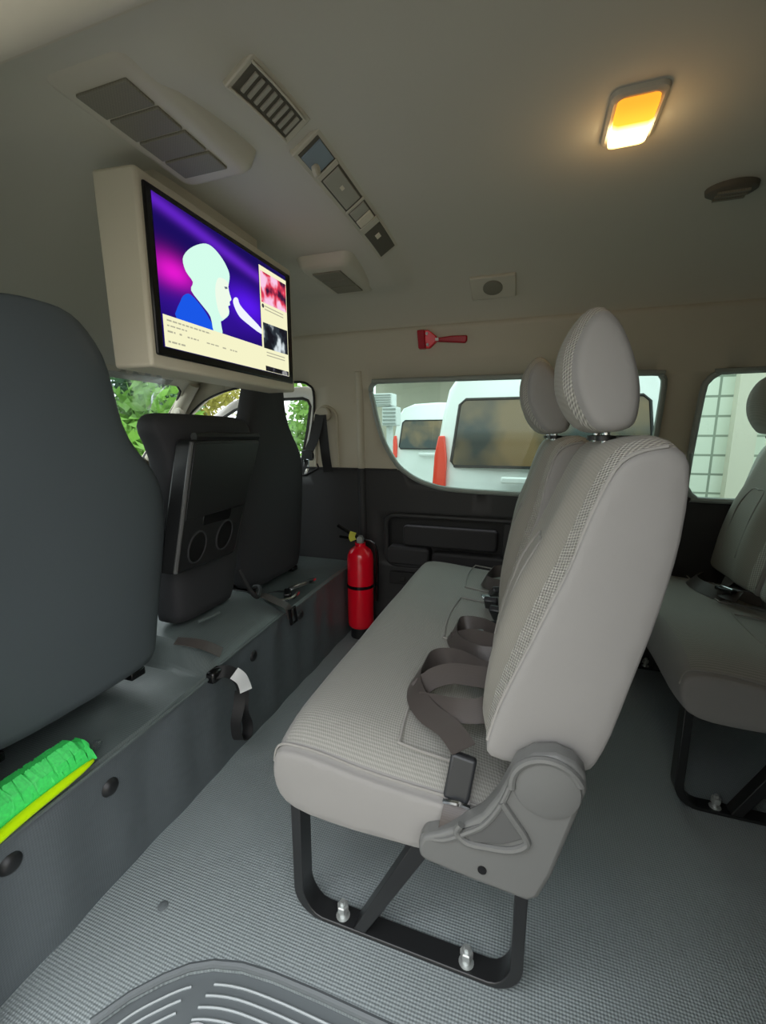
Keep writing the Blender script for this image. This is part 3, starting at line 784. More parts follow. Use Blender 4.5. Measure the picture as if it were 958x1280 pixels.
MB().tube([(PFX + .001, y, pz(y) - .006 + .014 * smoothstep((y - .905) / .05) * (1 - smoothstep((y - 1.315) / .04))) for y in ysamp], .0045, 6).build('edge_piping', M['vinyl'], pf)
def button(y, z):
    MB().lathe([(.001, .006), (.010, .006), (.0165, .002), (.020, -.004)], (PFX - .001, y, z), 'x', 18).build('button', M['tray'], pf)
for y, z in ((.60, .232), (.405, .245), (1.13, .275), (1.45, .29)): button(y, z)
MB().tube(catmull([(-.965, 1.03, .4205), (-.955, 1.07, .4212), (-.95, 1.11, .4212)], 4), .005, 6).build('crease', M['vinyl'], pf)
# straps over the raised middle
st = M['web']
MB().strip([(-.955, .925, .408), (-.92, .94, .402), (-.885, .965, .385), (-.85, .99, .356)], [(0, 1, .1)] * 4, .035).build('strap', st, pf)
MB().strip([(-.935, 1.285, .425), (-.90, 1.295, .420), (-.86, 1.315, .395), (-.83, 1.335, .370), (-.815, 1.335, .33)], [(0, 1, -.1)] * 5, .042).build('strap', st, pf)
mb = MB(); mb.tube([(-.812, 1.32, .365), (-.812, 1.355, .365), (-.806, 1.355, .31), (-.806, 1.32, .31)], .006, 6, closed=True); mb.build('strap_buckle', M['black_gloss'], pf)
mb = MB(); mb.box((-.83, .935, .318), (.03, .05, .035)); mb.build('strap_catch', M['black_gloss'], pf, bevel=.008)
ls = thing('tether_strap', 'black looped strap with a white label hanging over the platform edge', 'strap', (-.82, .95, .31))
MB().strip([(-.83, .925, .325), (-.805, .955, .322), (-.79, .985, .285), (-.785, .995, .235), (-.785, .99, .18), (-.783, 1.005, .125), (-.778, .99, .092), (-.785, .962, .10), (-.79, .960, .15), (-.79, .98, .20), (-.79, .99, .245)], [(.45, 1, .3), (.45, 1, .3), (.3, 1, .2), (.6, .8, 0), (1, .3, 0), (1, .2, .1), (1, .2, .2), (1, .2, 0), (1, .1, 0), (.8, .4, 0), (.5, .8, 0)], .034).build('webbing', M['web_b'], ls)
MB().strip([(-.790, .968, .312), (-.780, .985, .287), (-.777, .995, .258), (-.776, .998, .240)], [(.45, 1, .3), (.3, 1, .2), (.4, 1, .1), (.6, .8, 0)], .036, .003).build('label', M['white_label'], ls)['label'] = 'white printed label'

# loose belt and buckles on the platform beside the driver seat
lb = thing('seat_belt', 'black belt with shiny buckle lying on the platform by the far front seat', 'seat belt', (-.93, 1.45, .36))
MB().strip([(-1.0, 1.36, .372), (-.955, 1.40, .385), (-.93, 1.45, .378), (-.90, 1.50, .372), (-.88, 1.56, .378), (-.87, 1.60, .372)], [(1, -.5, .3), (1, -.4, .5), (1, -.4, .1), (1, -.3, .5), (1, 0, .2), (1, 0, 0)], .035).build('webbing', M['web_b'], lb)
mb = MB(); mb.box((-.885, 1.43, .382), (.03, .07, .022), Matrix.Rotation(.5, 3, 'Z')); mb.build('buckle', M['black_gloss'], lb, bevel=.006)
mb = MB(); mb.tube(catmull([(-.89, 1.46, .390), (-.855, 1.52, .396), (-.855, 1.60, .390), (-.88, 1.58, .380), (-.905, 1.50, .380)], 4, True), .008, 6, closed=True); mb.build('tongue', M['chrome'], lb)
mb = MB(); mb.tube(catmull([(-.885, 1.37, .374), (-.85, 1.40, .376), (-.855, 1.46, .380)], 4), .007, 6); mb.build('latch', M['chrome'], lb)

# ------------------------------------------------------------------ cleaning brush
br = thing('duster_brush', 'bright green bristled brush with lime handle on the platform', 'brush', (-.86, .47, .32))
A = V((-.925, .36, .335)); 
rings = []
N = 60
for i in range(N + 1):
    t = i / N; y = .322 + .255 * t
    zb = pz(y) + .004
    e = sin(min(1, t * 8) * pi / 2) * (1 - .35 * max(0, (t - .9) / .1))
    rip = .0018 * sin(i * 2.1) + .0012 * sin(i * 1.27 + 1)
    prof = [(-.842, .008), (-.846, .028), (-.856, .046), (-.875, .056), (-.897, .054), (-.915, .042), (-.926, .022), (-.922, .004)]
    cxp, czp = -.884, .02
    rings.append([(cxp + (px - cxp) * e + rip * (.5 + .5 * sin(k * 1.7)), y + .006 * sin(k * .9 + i * .2), zb + max(0, czp + (pz_ - czp) * e + rip)) for k, (px, pz_) in enumerate(prof)])
bmb = MB(); bmb.loft([[(-.884 + (p[0] + .884) * .93, p[1], p[2] - .003) for p in r_] for r_ in rings])
rb = random.Random(5)
for i in range(900):
    t = rb.random(); y = .322 + .257 * t; zb = pz(y) + .004
    e = sin(min(1, t * 8) * pi / 2) * (1 - .5 * max(0, (t - .88) / .12)); g = rb.uniform(.88, 1.06) * e
    dy = .012 * sin(int(t * 34) * 2.4) + rb.uniform(-.005, .005)
    pth = [(-.843, y, zb + .008), (-.853, y + dy * .4, zb + .008 + .034 * g), (-.878, y + dy * .8, zb + .008 + .050 * g), (-.905, y + dy, zb + .008 + .044 * g), (-.924, y + dy * 1.1, zb + .006 + .020 * g)]
    wv = .0011
    for a, b in zip(pth, pth[1:]):
        bmb.add([(a[0], a[1] - wv, a[2]), (a[0], a[1] + wv, a[2] + .001), (b[0], b[1] + wv, b[2] + .001), (b[0], b[1] - wv, b[2])], [(0, 1, 2, 3)])
bmb.build('bristles', M['green'], br, angle=60)
mb = MB(); path = []
hb = [(-.800, .22, .012), (-.812, .30, .012), (-.826, .37, .013), (-.834, .42, .014), (-.836, .48, .015), (-.836, .54, .016), (-.838, .575, .018)]
rr = []
for (x, y, h), (w, th) in zip(hb, ((.012, .016), (.013, .018), (.013, .018), (.012, .022), (.010, .022), (.009, .020), (.003, .008))):
    z = pz(max(y, .335)) + h
    rr.append([(x - w, y, z - th * .5), (x + w * .3, y, z - th * .5), (x + w, y, z), (x + w * .3, y, z + th * .5), (x - w, y, z + th * .5)])
mb.loft(rr); mb.build('handle', M['lime'], br, sub=1)
mb = MB(); mb.lathe([(.001, .59), (.008, .592), (.010, .602), (.006, .612), (.001, .614)], (-.872, 0, pz(.6) + .02), 'y', 12); mb.build('end_cap', M['clear'], br)
MB().lathe([(.001, 0), (.018, 0), (.02, .006), (.012, .012), (.001, .012)], (-.868, .345, pz(.35) + .03), 'z', 16).build('pivot_cap', M['tray'], br)  # black disc stands in for the dark hollow between handle and bristles

# ------------------------------------------------------------------ fire extinguisher
ex = thing('fire_extinguisher', 'red fire extinguisher standing at the far end of the platform', 'fire extinguisher', (-.766, 1.915, 0))
EX = (-.766, 1.915, .03)
MB().lathe([(.001, -.03), (.05, -.03), (.05, .048), (.001, .048)], EX).build('foot_bracket', M['tray'], ex)
MB().lathe([(.001, .025), (.055, .025), (.064, .035), (.0655, .05), (.0655, .375), (.062, .40), (.05, .422), (.032, .435), (.026, .44), (.026, .455), (.001, .455)], EX, n=32).build('cylinder', M['red'], ex)
MB().lathe([(.0655, .232), (.0675, .233), (.0675, .247), (.0655, .248)], EX, n=32).build('strap_band', M['black_gloss'], ex)
MB().lathe([(.001, .45), (.018, .45), (.018, .475), (.012, .49), (.001, .49)], EX, n=16).build('valve', M['zinc'], ex)
mb = MB(); mb.tube(catmull([(-.765, 1.90, .512), (-.81, 1.90, .53), (-.88, 1.905, .565)], 4), .009, 6); mb.tube(catmull([(-.765, 1.90, .498), (-.81, 1.90, .505), (-.87, 1.905, .51)], 4), .007, 6); mb.build('lever', M['black_gloss'], ex)
MB().lathe([(.001, -.012), (.016, -.012), (.017, -.004), (.017, .006)], (-.755, 1.89, .508), 'y', 14).build('gauge', M['zinc'], ex)
mb = MB(); mb.strip([(-.79, 1.885, .50), (-.795, 1.878, .52), (-.785, 1.874, .545)], [(1, .3, .3)] * 3, .03); mb.build('inspection_tag', M['tag'], ex)
MB().tube(catmull([(-.755, 1.915, .50), (-.71, 1.92, .495), (-.685, 1.925, .45), (-.682, 1.93, .33), (-.686, 1.93, .19)], 5), .0075, 8).build('hose', M['black_gloss'], ex)

# ------------------------------------------------------------------ bench seats
BS = [(-.043, .490), (-.040, .512), (-.025, .575), (-.003, .635), (.020, .695), (.044, .762), (.064, .812), (.078, .868), (.093, .915), (.110, .955), (.124, .970),
      (.142, .979), (.168, .985), (.191, .979), (.197, .95), (.195, .862), (.185, .80), (.175, .737), (.154, .65), (.136, .557), (.118, .508), (.110, .494), (.068, .484), (-.03, .480)]
BW = [.3, .35, .55, .75, .9, .95, .8, .66, .56, .5, .4, .2] + [0] * 11 + [.2]
BT = [0] * 8 + [.2, .6, 1, 1, 1, .6, .1] + [0] * 9
def backrest(y0, w, dx, mats, par, shear=0):
    def sec(off, sc, fr, top=0, mir=False):
        cx, cz = .07, .74
        y = y0 + (w - off if mir else off)
        return [(cx + (x - cx) * sc + fr * BW[k] + dx + shear * (z - .5), y, cz + (z - cz) * sc + top * BT[k]) for k, (x, z) in enumerate(BS)]
    S = [(0.0, .955, 0, 0), (.004, .985, 0, 0), (.010, 1, 0, 0), (.014, 1, -.002, .003), (.034, 1, -.009, .011), (.056, 1, -.018, .016), (.064, 1, -.023, .017), (.095, 1, -.050, .019), (.125, 1, -.056, .019), (.145, 1, -.047, .019), (w / 2, 1, -.043, .019)]
    rings = [sec(*s) for s in S] + [sec(*s, True) for s in reversed(S[:-1])]
    n = len(S)
    tot = len(rings) - 1
    def mi(i, j):
        if i < 0: return 0
        k = i if i < n - 1 else tot - 1 - i
        front = j <= 13
        if k <= 2: return 0
        if not front: return 0
        if k <= 4: return 1
        return 2
    o = MB().loft(rings, mi=mi).build('backrest', mats, par, sub=1)
    MB().tube([(p[0], p[1] - .001, p[2]) for p in catmull(sec(.012, 1.0, -.001, .002)[1:13], 2)], .0028, 6).build('piping', M['piping'], o)
    # stitched inner panel outline on the front face
    pts = []
    for (k, off) in ((2, .15), (4, .15), (5, .152), (6, .172), (6, .212)):
        q = sec(off, 1, -.0475 if off < .16 else -.0475)[k]; pts.append(q)
    pts2 = [(p[0], y0 + w - (p[1] - y0), p[2]) for p in reversed(pts)]
    MB().tube(catmull(pts + pts2, 3), .0025, 6).build('seam', M['piping'], o)
    return o
HS = [(.09, 1.012), (.07, 1.048), (.06, 1.075), (.057, 1.10), (.058, 1.125), (.064, 1.148), (.074, 1.167), (.085, 1.178), (.098, 1.178), (.112, 1.166), (.127, 1.14), (.141, 1.102), (.148, 1.07), (.149, 1.04), (.147, 1.017), (.134, 1.008), (.107, 1.006)]
HF = [.8, 1, 1, 1, 1, .9, .7, .4, .1, 0, -.2, -.4, -.5, -.4, -.2, 0, .3]
HT = [0, 0, 0, .1, .2, .4, .7, 1, 1, .8, .4, .1, 0, 0, 0, -.1, -.1]
def headrest(yc, dx, mats, par, w=.24, shear=0, dz=0):
    def sec(off, sc, fr, top, mir=False):
        cx, cz = .10, 1.09
        y = yc + (w / 2 - off if mir else off - w / 2)
        return [(cx + (x - cx) * sc + fr * HF[k] + dx + shear * (z - .5), y, cz + (z - cz) * sc + top * HT[k] + dz) for k, (x, z) in enumerate(HS)]
    S = [(0, .80, 0, 0), (.005, .93, 0, .001), (.014, 1, -.001, .003), (.018, 1.005, -.003, .004), (.034, 1.005, -.011, .012), (.050, 1.005, -.017, .019), (.056, 1, -.019, .021), (.085, 1, -.024, .027), (w / 2, 1, -.026, .030)]
    rings = [sec(*s) for s in S] + [sec(*s, True) for s in reversed(S[:-1])]
    n = len(S); tot = len(rings) - 1
    def mi(i, j):
        if i < 0: return 0
        k = i if i < n - 1 else tot - 1 - i
        if k <= 2: return 0
        if j > 8 and j != 16: return 0
        if k <= 4: return 1
        return 2
    o = MB().loft(rings, mi=mi).build('headrest', mats, par, sub=1)
    for yy in (yc - .055, yc + .055):
        MB().tube([(.115 + dx + shear * .48, yy, .965 + dz * .5), (.117 + dx + shear * .5, yy, 1.03 + dz)], .006, 10).build('post', M['chrome'], o)
        mb = MB(); mb.lathe([(.001, 0), (.016, 0), (.016, .008), (.001, .010)], (.115 + dx + shear * .48, yy, .992), 'z', 12); mb.build('post_sleeve', M['tray'], o)
    return o
def cushion(y0, y1, dx, mats, par):
    full = [(-.435, .285), (-.448, .325), (-.450, .375), (-.444, .415), (-.425, .440), (-.395, .450), (-.34, .449), (-.27, .443), (-.20, .436), (-.10, .425), (-.02, .415), (.02, .40), (.03, .36), (.02, .30), (-.05, .285), (-.15, .275), (-.28, .268), (-.38, .270)]
    edge = [(-.425, .292), (-.444, .325), (-.446, .365), (-.440, .392), (-.425, .405), (-.395, .408), (-.34, .405), (-.27, .394), (-.20, .388), (-.10, .384), (-.02, .38), (.02, .37), (.03, .34), (.02, .30), (-.05, .288), (-.15, .280), (-.28, .275), (-.38, .278)]
    def mixp(a, b, t): return [(p[0] * (1 - t) + q[0] * t, p[1] * (1 - t) + q[1] * t) for p, q in zip(a, b)]
    def shr(a, s): cx, cz = -.21, .34; return [(cx + (x - cx) * s, cz + (z - cz) * s) for x, z in a]
    S = [(0, shr(edge, .96)), (.006, shr(edge, .985)), (.014, edge), (.022, mixp(edge, full, .12)), (.045, mixp(edge, full, .55)), (.085, mixp(edge, full, .9)), (.13, full)]
    rings = [[(x + dx, y0 + o, z) for x, z in p] for o, p in S]
    ymid = [y0 + (y1 - y0) * t for t in (.25, .33, .42, .5, .58, .66, .75)]
    for y in ymid: rings.append([(x + dx, y, z + (.003 if abs(((y - y0) / .437) % 1 - .5) < .3 else -.002)) for x, z in full])
    rings += [[(x + dx, y1 - o, z) for x, z in p] for o, p in reversed(S)]
    tot = len(rings) - 1
    def mi(i, j):
        if i < 0: return 0
        k = min(i, tot - 1 - i)
        if k <= 2: return 0
        if 4 <= j <= 10: return 1
        return 0
    o = MB().loft(rings, mi=mi).build('cushion', mats, par, sub=1)
    e = [(x + dx, y0 + .018, z + .0015) for x, z in mixp(edge, full, .08)[2:11]]
    MB().tube(catmull(e, 3), .0025, 6).build('piping', M['piping'], o)
    return o
def cush_z(x): return .436 + (-.2 - x) * .08
def bench(label, x0, y0, ns, bdx, tones, sh=0, shm=0, hdx=0):
    y1 = y0 + .437 * ns
    b = thing('bench_seat', label, 'seat', (x0 - .2, (y0 + y1) / 2, 0), 'rear bench seats')
    side, top, band, front = tones
    c = cushion(y0, y1, x0, [side, top], b)
    # seams of the seat inserts
    for k in range(ns):
        ya, yb = y0 + .437 * k + .065, y0 + .437 * (k + 1) - .045
        pts = [(-.06, ya), (-.19, ya), (-.205, ya + .02), (-.215, (ya + yb) / 2), (-.205, yb - .02), (-.19, yb), (-.06, yb)]
        def zt(x, y):
            e = min(y - y0, y1 - y)
            base = .449 - .11 * (x + .34) ** 1 * .5
            return .4385 - (x + .2) * .105 + .001 - max(0, (.13 - e)) * .13
        MB().tube(catmull([(p[0] + x0, p[1], zt(p[0], p[1])) for p in pts], 4), .0028, 6).build('seam', M['piping'], c)
    for k in range(ns):
        yb = y0 + .01 + .437 * k
        sk = sh if k == 0 else shm
        backrest(yb, .425, x0 + bdx, [side, band, front], b, sk)
        headrest(yb + .2125, x0 + bdx + (hdx if (k or bdx) else 0), [side, band, front], b, shear=sk)
    # recliner covers at both ends
    cov = [(-.142, .328), (-.140, .305), (-.128, .299), (-.05, .290), (.035, .283), (.05, .295), (.067, .343), (.09, .44), (.104, .50), (.100, .525), (.085, .541), (.059, .548), (.030, .540), (.005, .518), (-.005, .49), (-.018, .455), (-.04, .415), (-.073, .383), (-.11, .358), (-.135, .345)]
    for s, ye in ((-1, y0), (1, y1)):
        ya, yb = (ye - .03, ye + .006) if s < 0 else (ye - .006, ye + .03)
        yo = ye + s * .030
        mb = MB(); mb.prism([(p[0] + x0, p[1]) for p in cov], 'y', ya, yb)
        h = mb.build('recliner_cover', M['shroud'], b, bevel=.008, seg=3)
        if s > 0: continue
        pr = [(.049, .002), (.046, -.003), (.038, -.005), (.001, -.006)]
        MB().lathe(pr, (.050 + x0, yo, .490), 'y', 32).build('pivot_disc', M['shroud'], h)
        MB().tube([(.050 + x0 + .049 * cos(t), yo - .003, .490 + .049 * sin(t)) for t in [radians(25 + 165 * k / 20) for k in range(21)]], .006, 8).build('disc_rim', M['shroud'], h)
        tri = [(-.070, .382), (-.042, .402), (-.022, .432), (-.012, .447), (.004, .425), (.024, .398), (-.005, .378), (-.055, .364)]
        mb = MB(); mb.prism([(p[0] + x0, p[1]) for p in tri], 'y', yo - .002, yo + .004); mb.build('recess', M['shroud_d'], h, bevel=.0015)  # darker plate puts the shade of the hollow into its colour
        MB().tube(catmull([(p[0] + x0, yo - .002, p[1]) for p in [(-.072, .392), (-.078, .376), (-.062, .362), (-.03, .364), (.005, .371), (.026, .386), (.026, .400), (.004, .430), (-.012, .452)]], 4), .0055, 8).build('recess_lip', M['shroud'], h)
        MB().tube(catmull([(p[0] + x0, yo - .001 + p[2], p[1]) for p in [(-.136, .338, .010), (-.10, .352, .001), (-.064, .378, 0), (-.034, .405, 0), (-.010, .452, 0), (.004, .500, .002)]], 4), .0045, 8).build('raised_edge', M['shroud'], h)
        MB().lathe([(.001, -.002), (.007, -.002), (.0075, .002)], (-.036 + x0, yo, .318), 'y', 14).build('cover_hole', M['black_gloss'], h)  # black disc stands in for the dark of an open hole
    # steel frames
    for ya in (y0 + .03, y1 - .075):
        yb = ya + .042
        U = [(-.418, .30), (-.418, .12), (-.418, .085)]
        for k in range(7):
            t = radians(180 + 90 * k / 6); U.append((-.358 + .060 * cos(t), .065 + .060 * sin(t)))
        for k in range(7):
            t = radians(270 + 90 * k / 6); U.append((-.020 + .055 * cos(t), .060 + .055 * sin(t)))
        U += [(.035, .085), (.035, .36)]
        P = [V((p[0], 0, p[1])) for p in U]; rings = []
        for i in range(len(P)):
            d = (P[min(i + 1, len(P) - 1)] - P[max(i - 1, 0)]).normalized(); nn = V((-d.z, 0, d.x)); th = .009 + .013 * smoothstep(abs(d.z))
            q = P[i] + V((x0, 0, 0)); a = q + nn * (th - .004); c2 = q - nn * .004
            if i == 0: pass
            rings.append([(a.x, ya, a.z), (a.x, yb, a.z), (c2.x, yb, c2.z), (c2.x, ya, c2.z)])
        f = MB().loft(rings).build('leg_frame', M['blackmetal'], b, bevel=.002, angle=30)
        mb = MB(); mb.loft([[(x0 - .150, ya + .002, .29), (x0 - .110, ya + .002, .29), (x0 - .110, ya + .036, .29), (x0 - .150, ya + .036, .29)], [(x0 - .288, ya + .002, .010), (x0 - .262, ya + .002, .010), (x0 - .262, ya + .036, .010), (x0 - .288, ya + .036, .010)]])
        mb.build('strut', M['blackmetal'], b, bevel=.002)
        for xb in (-.318, -.062):
            mb = MB(); mb.lathe([(.001, .008), (.0125, .008), (.0145, .0115), (.008, .012), (.008, .026)], (x0 + xb, ya + .019, 0), 'z', 18)
            mb.lathe([(.0105, .024), (.0125, .026), (.0125, .037), (.0105, .039), (.006, .039), (.0055, .047), (.001, .047)], (x0 + xb, ya + .019, 0), 'z', 6)
            mb.build('bolt', M['zinc'], b, angle=30)
    for xt in (-.40, .02):
        MB().tube([(x0 + xt, y0 + .03, .292), (x0 + xt, y1 - .03, .292)], .014, 10).build('cross_tube', M['blackmetal'], b)
    return b
T1 = (M['seat_side'], M['seat_top'], M['band'], M['seat_front'])
bench('light grey three place bench seat with honeycomb edging, nearest the camera', 0, .63, 3, 0, T1, 0, -.115, 0)
bench('shaded grey bench seat at the right edge, behind the near bench', .845, 1.20, 2, -.085, T1, -.05, -.05, -.045)

# belts on the near bench
def buckle(par, c, rot, sz=(.044, .022, .075), btn=True):
    mb = MB(); mb.box(c, sz, rot); o = mb.build('buckle', M['buckle'], par, bevel=.006, seg=3)
    return o
RX = lambda a: Matrix.Rotation(a, 3, 'X')
RZ = lambda a: Matrix.Rotation(a, 3, 'Z')
b1 = thing('seat_belt', 'grey lap belt lying twisted on the nearest place of the near bench', 'seat belt', (-.1, .75, .43), 'belts on the near bench')
buckle(b1, (-.083, .658, .424), RX(-.35) @ Matrix.Rotation(.12, 3, 'Y'))
mb = MB(); mb.strip([(-.083, .645, .40), (-.088, .622, .372), (-.092, .614, .345), (-.094, .618, .32)], [X] * 4, .040, .004); mb.build('buckle_strap', M['web'], b1)
mb = MB(); mb.tube(catmull([(-.106, .634, .392), (-.085, .628, .400), (-.064, .634, .392)], 4), .004, 6); mb.build('latch', M['chrome'], b1)
U_ = (0, 0, 1)
MB().strip([(-.080, .672, .468), (-.115, .715, .470), (-.165, .76, .462), (-.205, .82, .458), (-.218, .88, .462), (-.200, .94, .468), (-.160, .975, .470), (-.118, .955, .474), (-.085, .93, .476), (-.04, .92, .480)],
           [(1, .3, .2), (.8, .5, .3), (.7, .5, .5), (.6, .2, .6), (.5, 0, .8), (.3, .6, .8), (0, .8, .6), (0, .8, .6), (0, .8, .6), (0, .8, .6)], .046).build('webbing', M['web'], b1)
MB().strip([(-.205, .835, .452), (-.175, .850, .480), (-.135, .865, .492), (-.090, .860, .498), (-.035, .850, .505)], [(-.5, .6, .5), (-.1, .8, .6), (0, .8, .6), (0, .8, .6), (0, .8, .6)], .046).build('webbing', M['web'], b1)
MB().strip([(-.195, .80, .450), (-.150, .775, .468), (-.110, .755, .482), (-.065, .755, .490), (-.03, .78, .495)], [(-.3, .7, .5), (0, .8, .6), (0, .8, .6), (0, .8, .6), (0, .8, .6)], .046).build('webbing', M['web'], b1)
mb = MB(); mb.box((-.075, .915, .470), (.03, .045, .012), RZ(.5)); mb.build('tongue', M['black_gloss'], b1, bevel=.004)
mb = MB(); mb.box((-.115, .945, .452), (.018, .018, .004), RZ(.4)); mb.build('tongue_plate', M['chrome'], b1)
b2 = thing('seat_belt', 'black tangled belt with two buckles on the middle place of the near bench', 'seat belt', (-.12, 1.08, .44), 'belts on the near bench')
MB().strip([(-.05, 1.02, .465), (-.10, 1.025, .462), (-.155, 1.07, .458), (-.178, 1.13, .462), (-.15, 1.18, .468), (-.10, 1.17, .472), (-.06, 1.13, .474)], [(0, .6, .8), (.3, .3, 1), (.4, .2, 1), (.5, .3, .8), (.2, .6, .8), (0, .6, .8), (0, .6, .8)], .046).build('webbing', M['web'], b2)
MB().strip([(-.175, 1.10, .450), (-.125, 1.075, .482), (-.075, 1.06, .486), (-.03, 1.05, .488)], [(-.4, .6, .5), (0, .8, .6), (0, .8, .6), (0, .8, .6)], .044).build('webbing', M['web'], b2)
buckle(b2, (-.095, 1.22, .455), RZ(.5) @ RX(1.1)); buckle(b2, (-.065, 1.28, .470), RZ(-.2) @ RX(.8))
mb = MB(); mb.box((-.105, 1.10, .488), (.030, .018, .005), RZ(.3)); mb.build('tongue', M['buckle'], b2, bevel=.002)
b3 = thing('seat_belt', 'black buckles and belt on the far place of the near bench', 'seat belt', (-.1, 1.5, .44), 'belts on the near bench')
buckle(b3, (-.095, 1.40, .455), RX(.9)); buckle(b3, (-.085, 1.50, .46), RZ(.3) @ RX(1.0))
MB().strip([(-.05, 1.53, .47), (-.11, 1.56, .465), (-.14, 1.62, .462), (-.11, 1.70, .468), (-.05, 1.72, .475)], [(0, .5, .8), (.3, .3, 1), (.5, 0, 1), (.3, .4, .8), (0, .5, .8)], .046).build('webbing', M['web'], b3)
mb = MB(); mb.box((-.115, 1.43, .462), (.03, .03, .008), RZ(.3)); mb.build('tongue', M['chrome'], b3, bevel=.002)
b4 = thing('seat_belt', 'dark lap belt with a shiny tongue on the bench at the right edge', 'seat belt', (.70, 1.75, .44))
MB().strip([(.64, 1.90, .475), (.605, 1.86, .466), (.61, 1.80, .462), (.635, 1.75, .460), (.66, 1.72, .463), (.70, 1.70, .468), (.74, 1.66, .47)], [(1, .2, .7), (.8, .2, .8), (.8, -.2, .8), (.7, -.4, .6), (.6, -.6, .5), (.5, -.7, .5), (.5, -.7, .5)], .046).build('webbing', M['web'], b4)
MB().strip([(.72, 1.84, .50), (.69, 1.79, .475), (.66, 1.74, .468), (.69, 1.68, .47)], [(.7, -.3, .6)] * 4, .046).build('webbing', M['web'], b4)
mb = MB(); mb.box((.655, 1.70, .485), (.03, .06, .014), RZ(.5)); mb.build('tongue', M['black_gloss'], b4, bevel=.005)
mb = MB(); mb.tube(catmull([(.636, 1.74, .490), (.640, 1.70, .497), (.66, 1.665, .496)], 4), .0035, 6); mb.build('tongue_plate', M['chrome'], b4)

# ------------------------------------------------------------------ sun visor wrapped in film
sv = thing('sun_visor', 'sun visor wrapped in clear film above the windscreen', 'sun visor', (-1.67, 1.56, 1.30))
mb = MB(); mb.box((-1.67, 1.56, 1.315), (.016, .42, .10), rotY(.5)); mb.build('visor', M['beige_plastic'], sv, bevel=.006)
mb = MB(); mb.tube(catmull([(-1.645, 1.32, 1.335), (-1.64, 1.38, 1.358), (-1.64, 1.48, 1.362), (-1.65, 1.60, 1.355)], 4), .010, 8); mb.build('visor_edge', M['black_gloss'], sv)
mb = MB(); rings = []
for i in range(11):
    y = 1.36 + .04 * i
    ln = .06 + .16 * max(0, sin((i - 1) * .36)) 
    rings.append([(-1.675 - .06 * t + .012 * sin(i * 2.3 + t * 7), y + .03 * t * sin(i * 1.3), 1.30 - ln * t) for t in (0, .25, .5, .75, 1)])
mb.loft(rings, caps=(False, False), closed=False); mb.build('clear_film', M['clear'], sv, thick=.0008)
tw = thing('tweeter_cover', 'small pale oval cover on the windscreen pillar', 'cover', (-1.82, 1.93, 1.12))
MB().lathe([(.001, -.035), (.02, -.03), (.026, -.02), (.022, 0)], (-1.82, 1.935, 1.125), 'y', 18).build('cap', M['beige_plastic'], tw)

# ------------------------------------------------------------------ outside
GZ = -.55
mb = MB(); mb.box((0, 4, GZ - .05), (60, 60, .1)); struct(mb.build('ground', M['concrete']))
def van(label, cx, y0, L=4.3):
    v = thing('van', label, 'van', (cx, y0 + L / 2, GZ), 'parked vans outside')
    def sec(y, z0, zt, k=1.0, lean=0):
        half = [(.84, z0), (.855, .25), (.85, .60), (.83, .85), (.79, 1.15), (.75, 1.36), (.66, 1.50), (.45, 1.58), (0, 1.60)]
        half = [(a * k, min(z, zt)) for a, z in half]
        r = [(cx + a, y + lean * max(0, z - .6), z) for a, z in half] + [(cx - a, y + lean * max(0, z - .6), z) for a, z in reversed(half[:-1])]
        return r
    z0 = GZ + .25
    rings = [sec(y0 + .0, z0 + .05, 1.56, .96, .16), sec(y0 + .03, z0, 1.6, 1, .16), sec(y0 + .5, z0, 1.6, 1), sec(y0 + L - 1.2, z0, 1.6, 1), sec(y0 + L - .6, z0, 1.15, .98), sec(y0 + L, z0, .6, .95)]
    MB().loft(rings).build('body', M['vanwhite'], v, angle=50)
    ry = lambda z: y0 + .16 * max(0, z - .6) - .004
    win = [(-.70, .80), (-.675, .765), (.675, .765), (.70, .80), (.655, 1.24), (.61, 1.28), (-.61, 1.28), (-.655, 1.24)]
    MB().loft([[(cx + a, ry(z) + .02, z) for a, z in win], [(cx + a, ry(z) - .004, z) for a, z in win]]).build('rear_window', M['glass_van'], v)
    MB().tube([(cx + a, ry(z) - .005, z) for a, z in win], .011, 6, closed=True).build('window_seal', M['gasket'], v)
    for s in (-1, 1):
        tl = [(s * .735, .60), (s * .84, .60), (s * .835, .85), (s * .81, 1.0), (s * .76, 1.0), (s * .735, .82)]
        MB().loft([[(cx + a, ry(z) - .02 + .0, z) for a, z in tl], [(cx + a, ry(z) + .09, z) for a, z in tl]]).build('tail_light', M['vanred'], v, bevel=.01)
        for yy in (y0 + .9, y0 + L - .9):
            MB().lathe([(.001, -.09), (.30, -.09), (.33, -.06), (.33, .06), (.30, .09), (.001, .09)], (cx + s * .75, yy, GZ + .33), 'x', 24).build('wheel', M['tyre'], v)
    mb = MB(); mb.box((cx, y0 - .02, .67), (.62, .05, .05)); mb.build('tailgate_handle', M['vanwhite'], v, bevel=.012)
    mb = MB(); mb.box((cx, y0 - .05, -.08), (1.62, .14, .22)); mb.build('bumper', M['vanwhite'], v, bevel=.03)
    return v
van('white van parked with its red tail light just outside the long window', .11, 3.4)
van('white van parked farther off, at the left part of the long window', -1.63, 7.8)

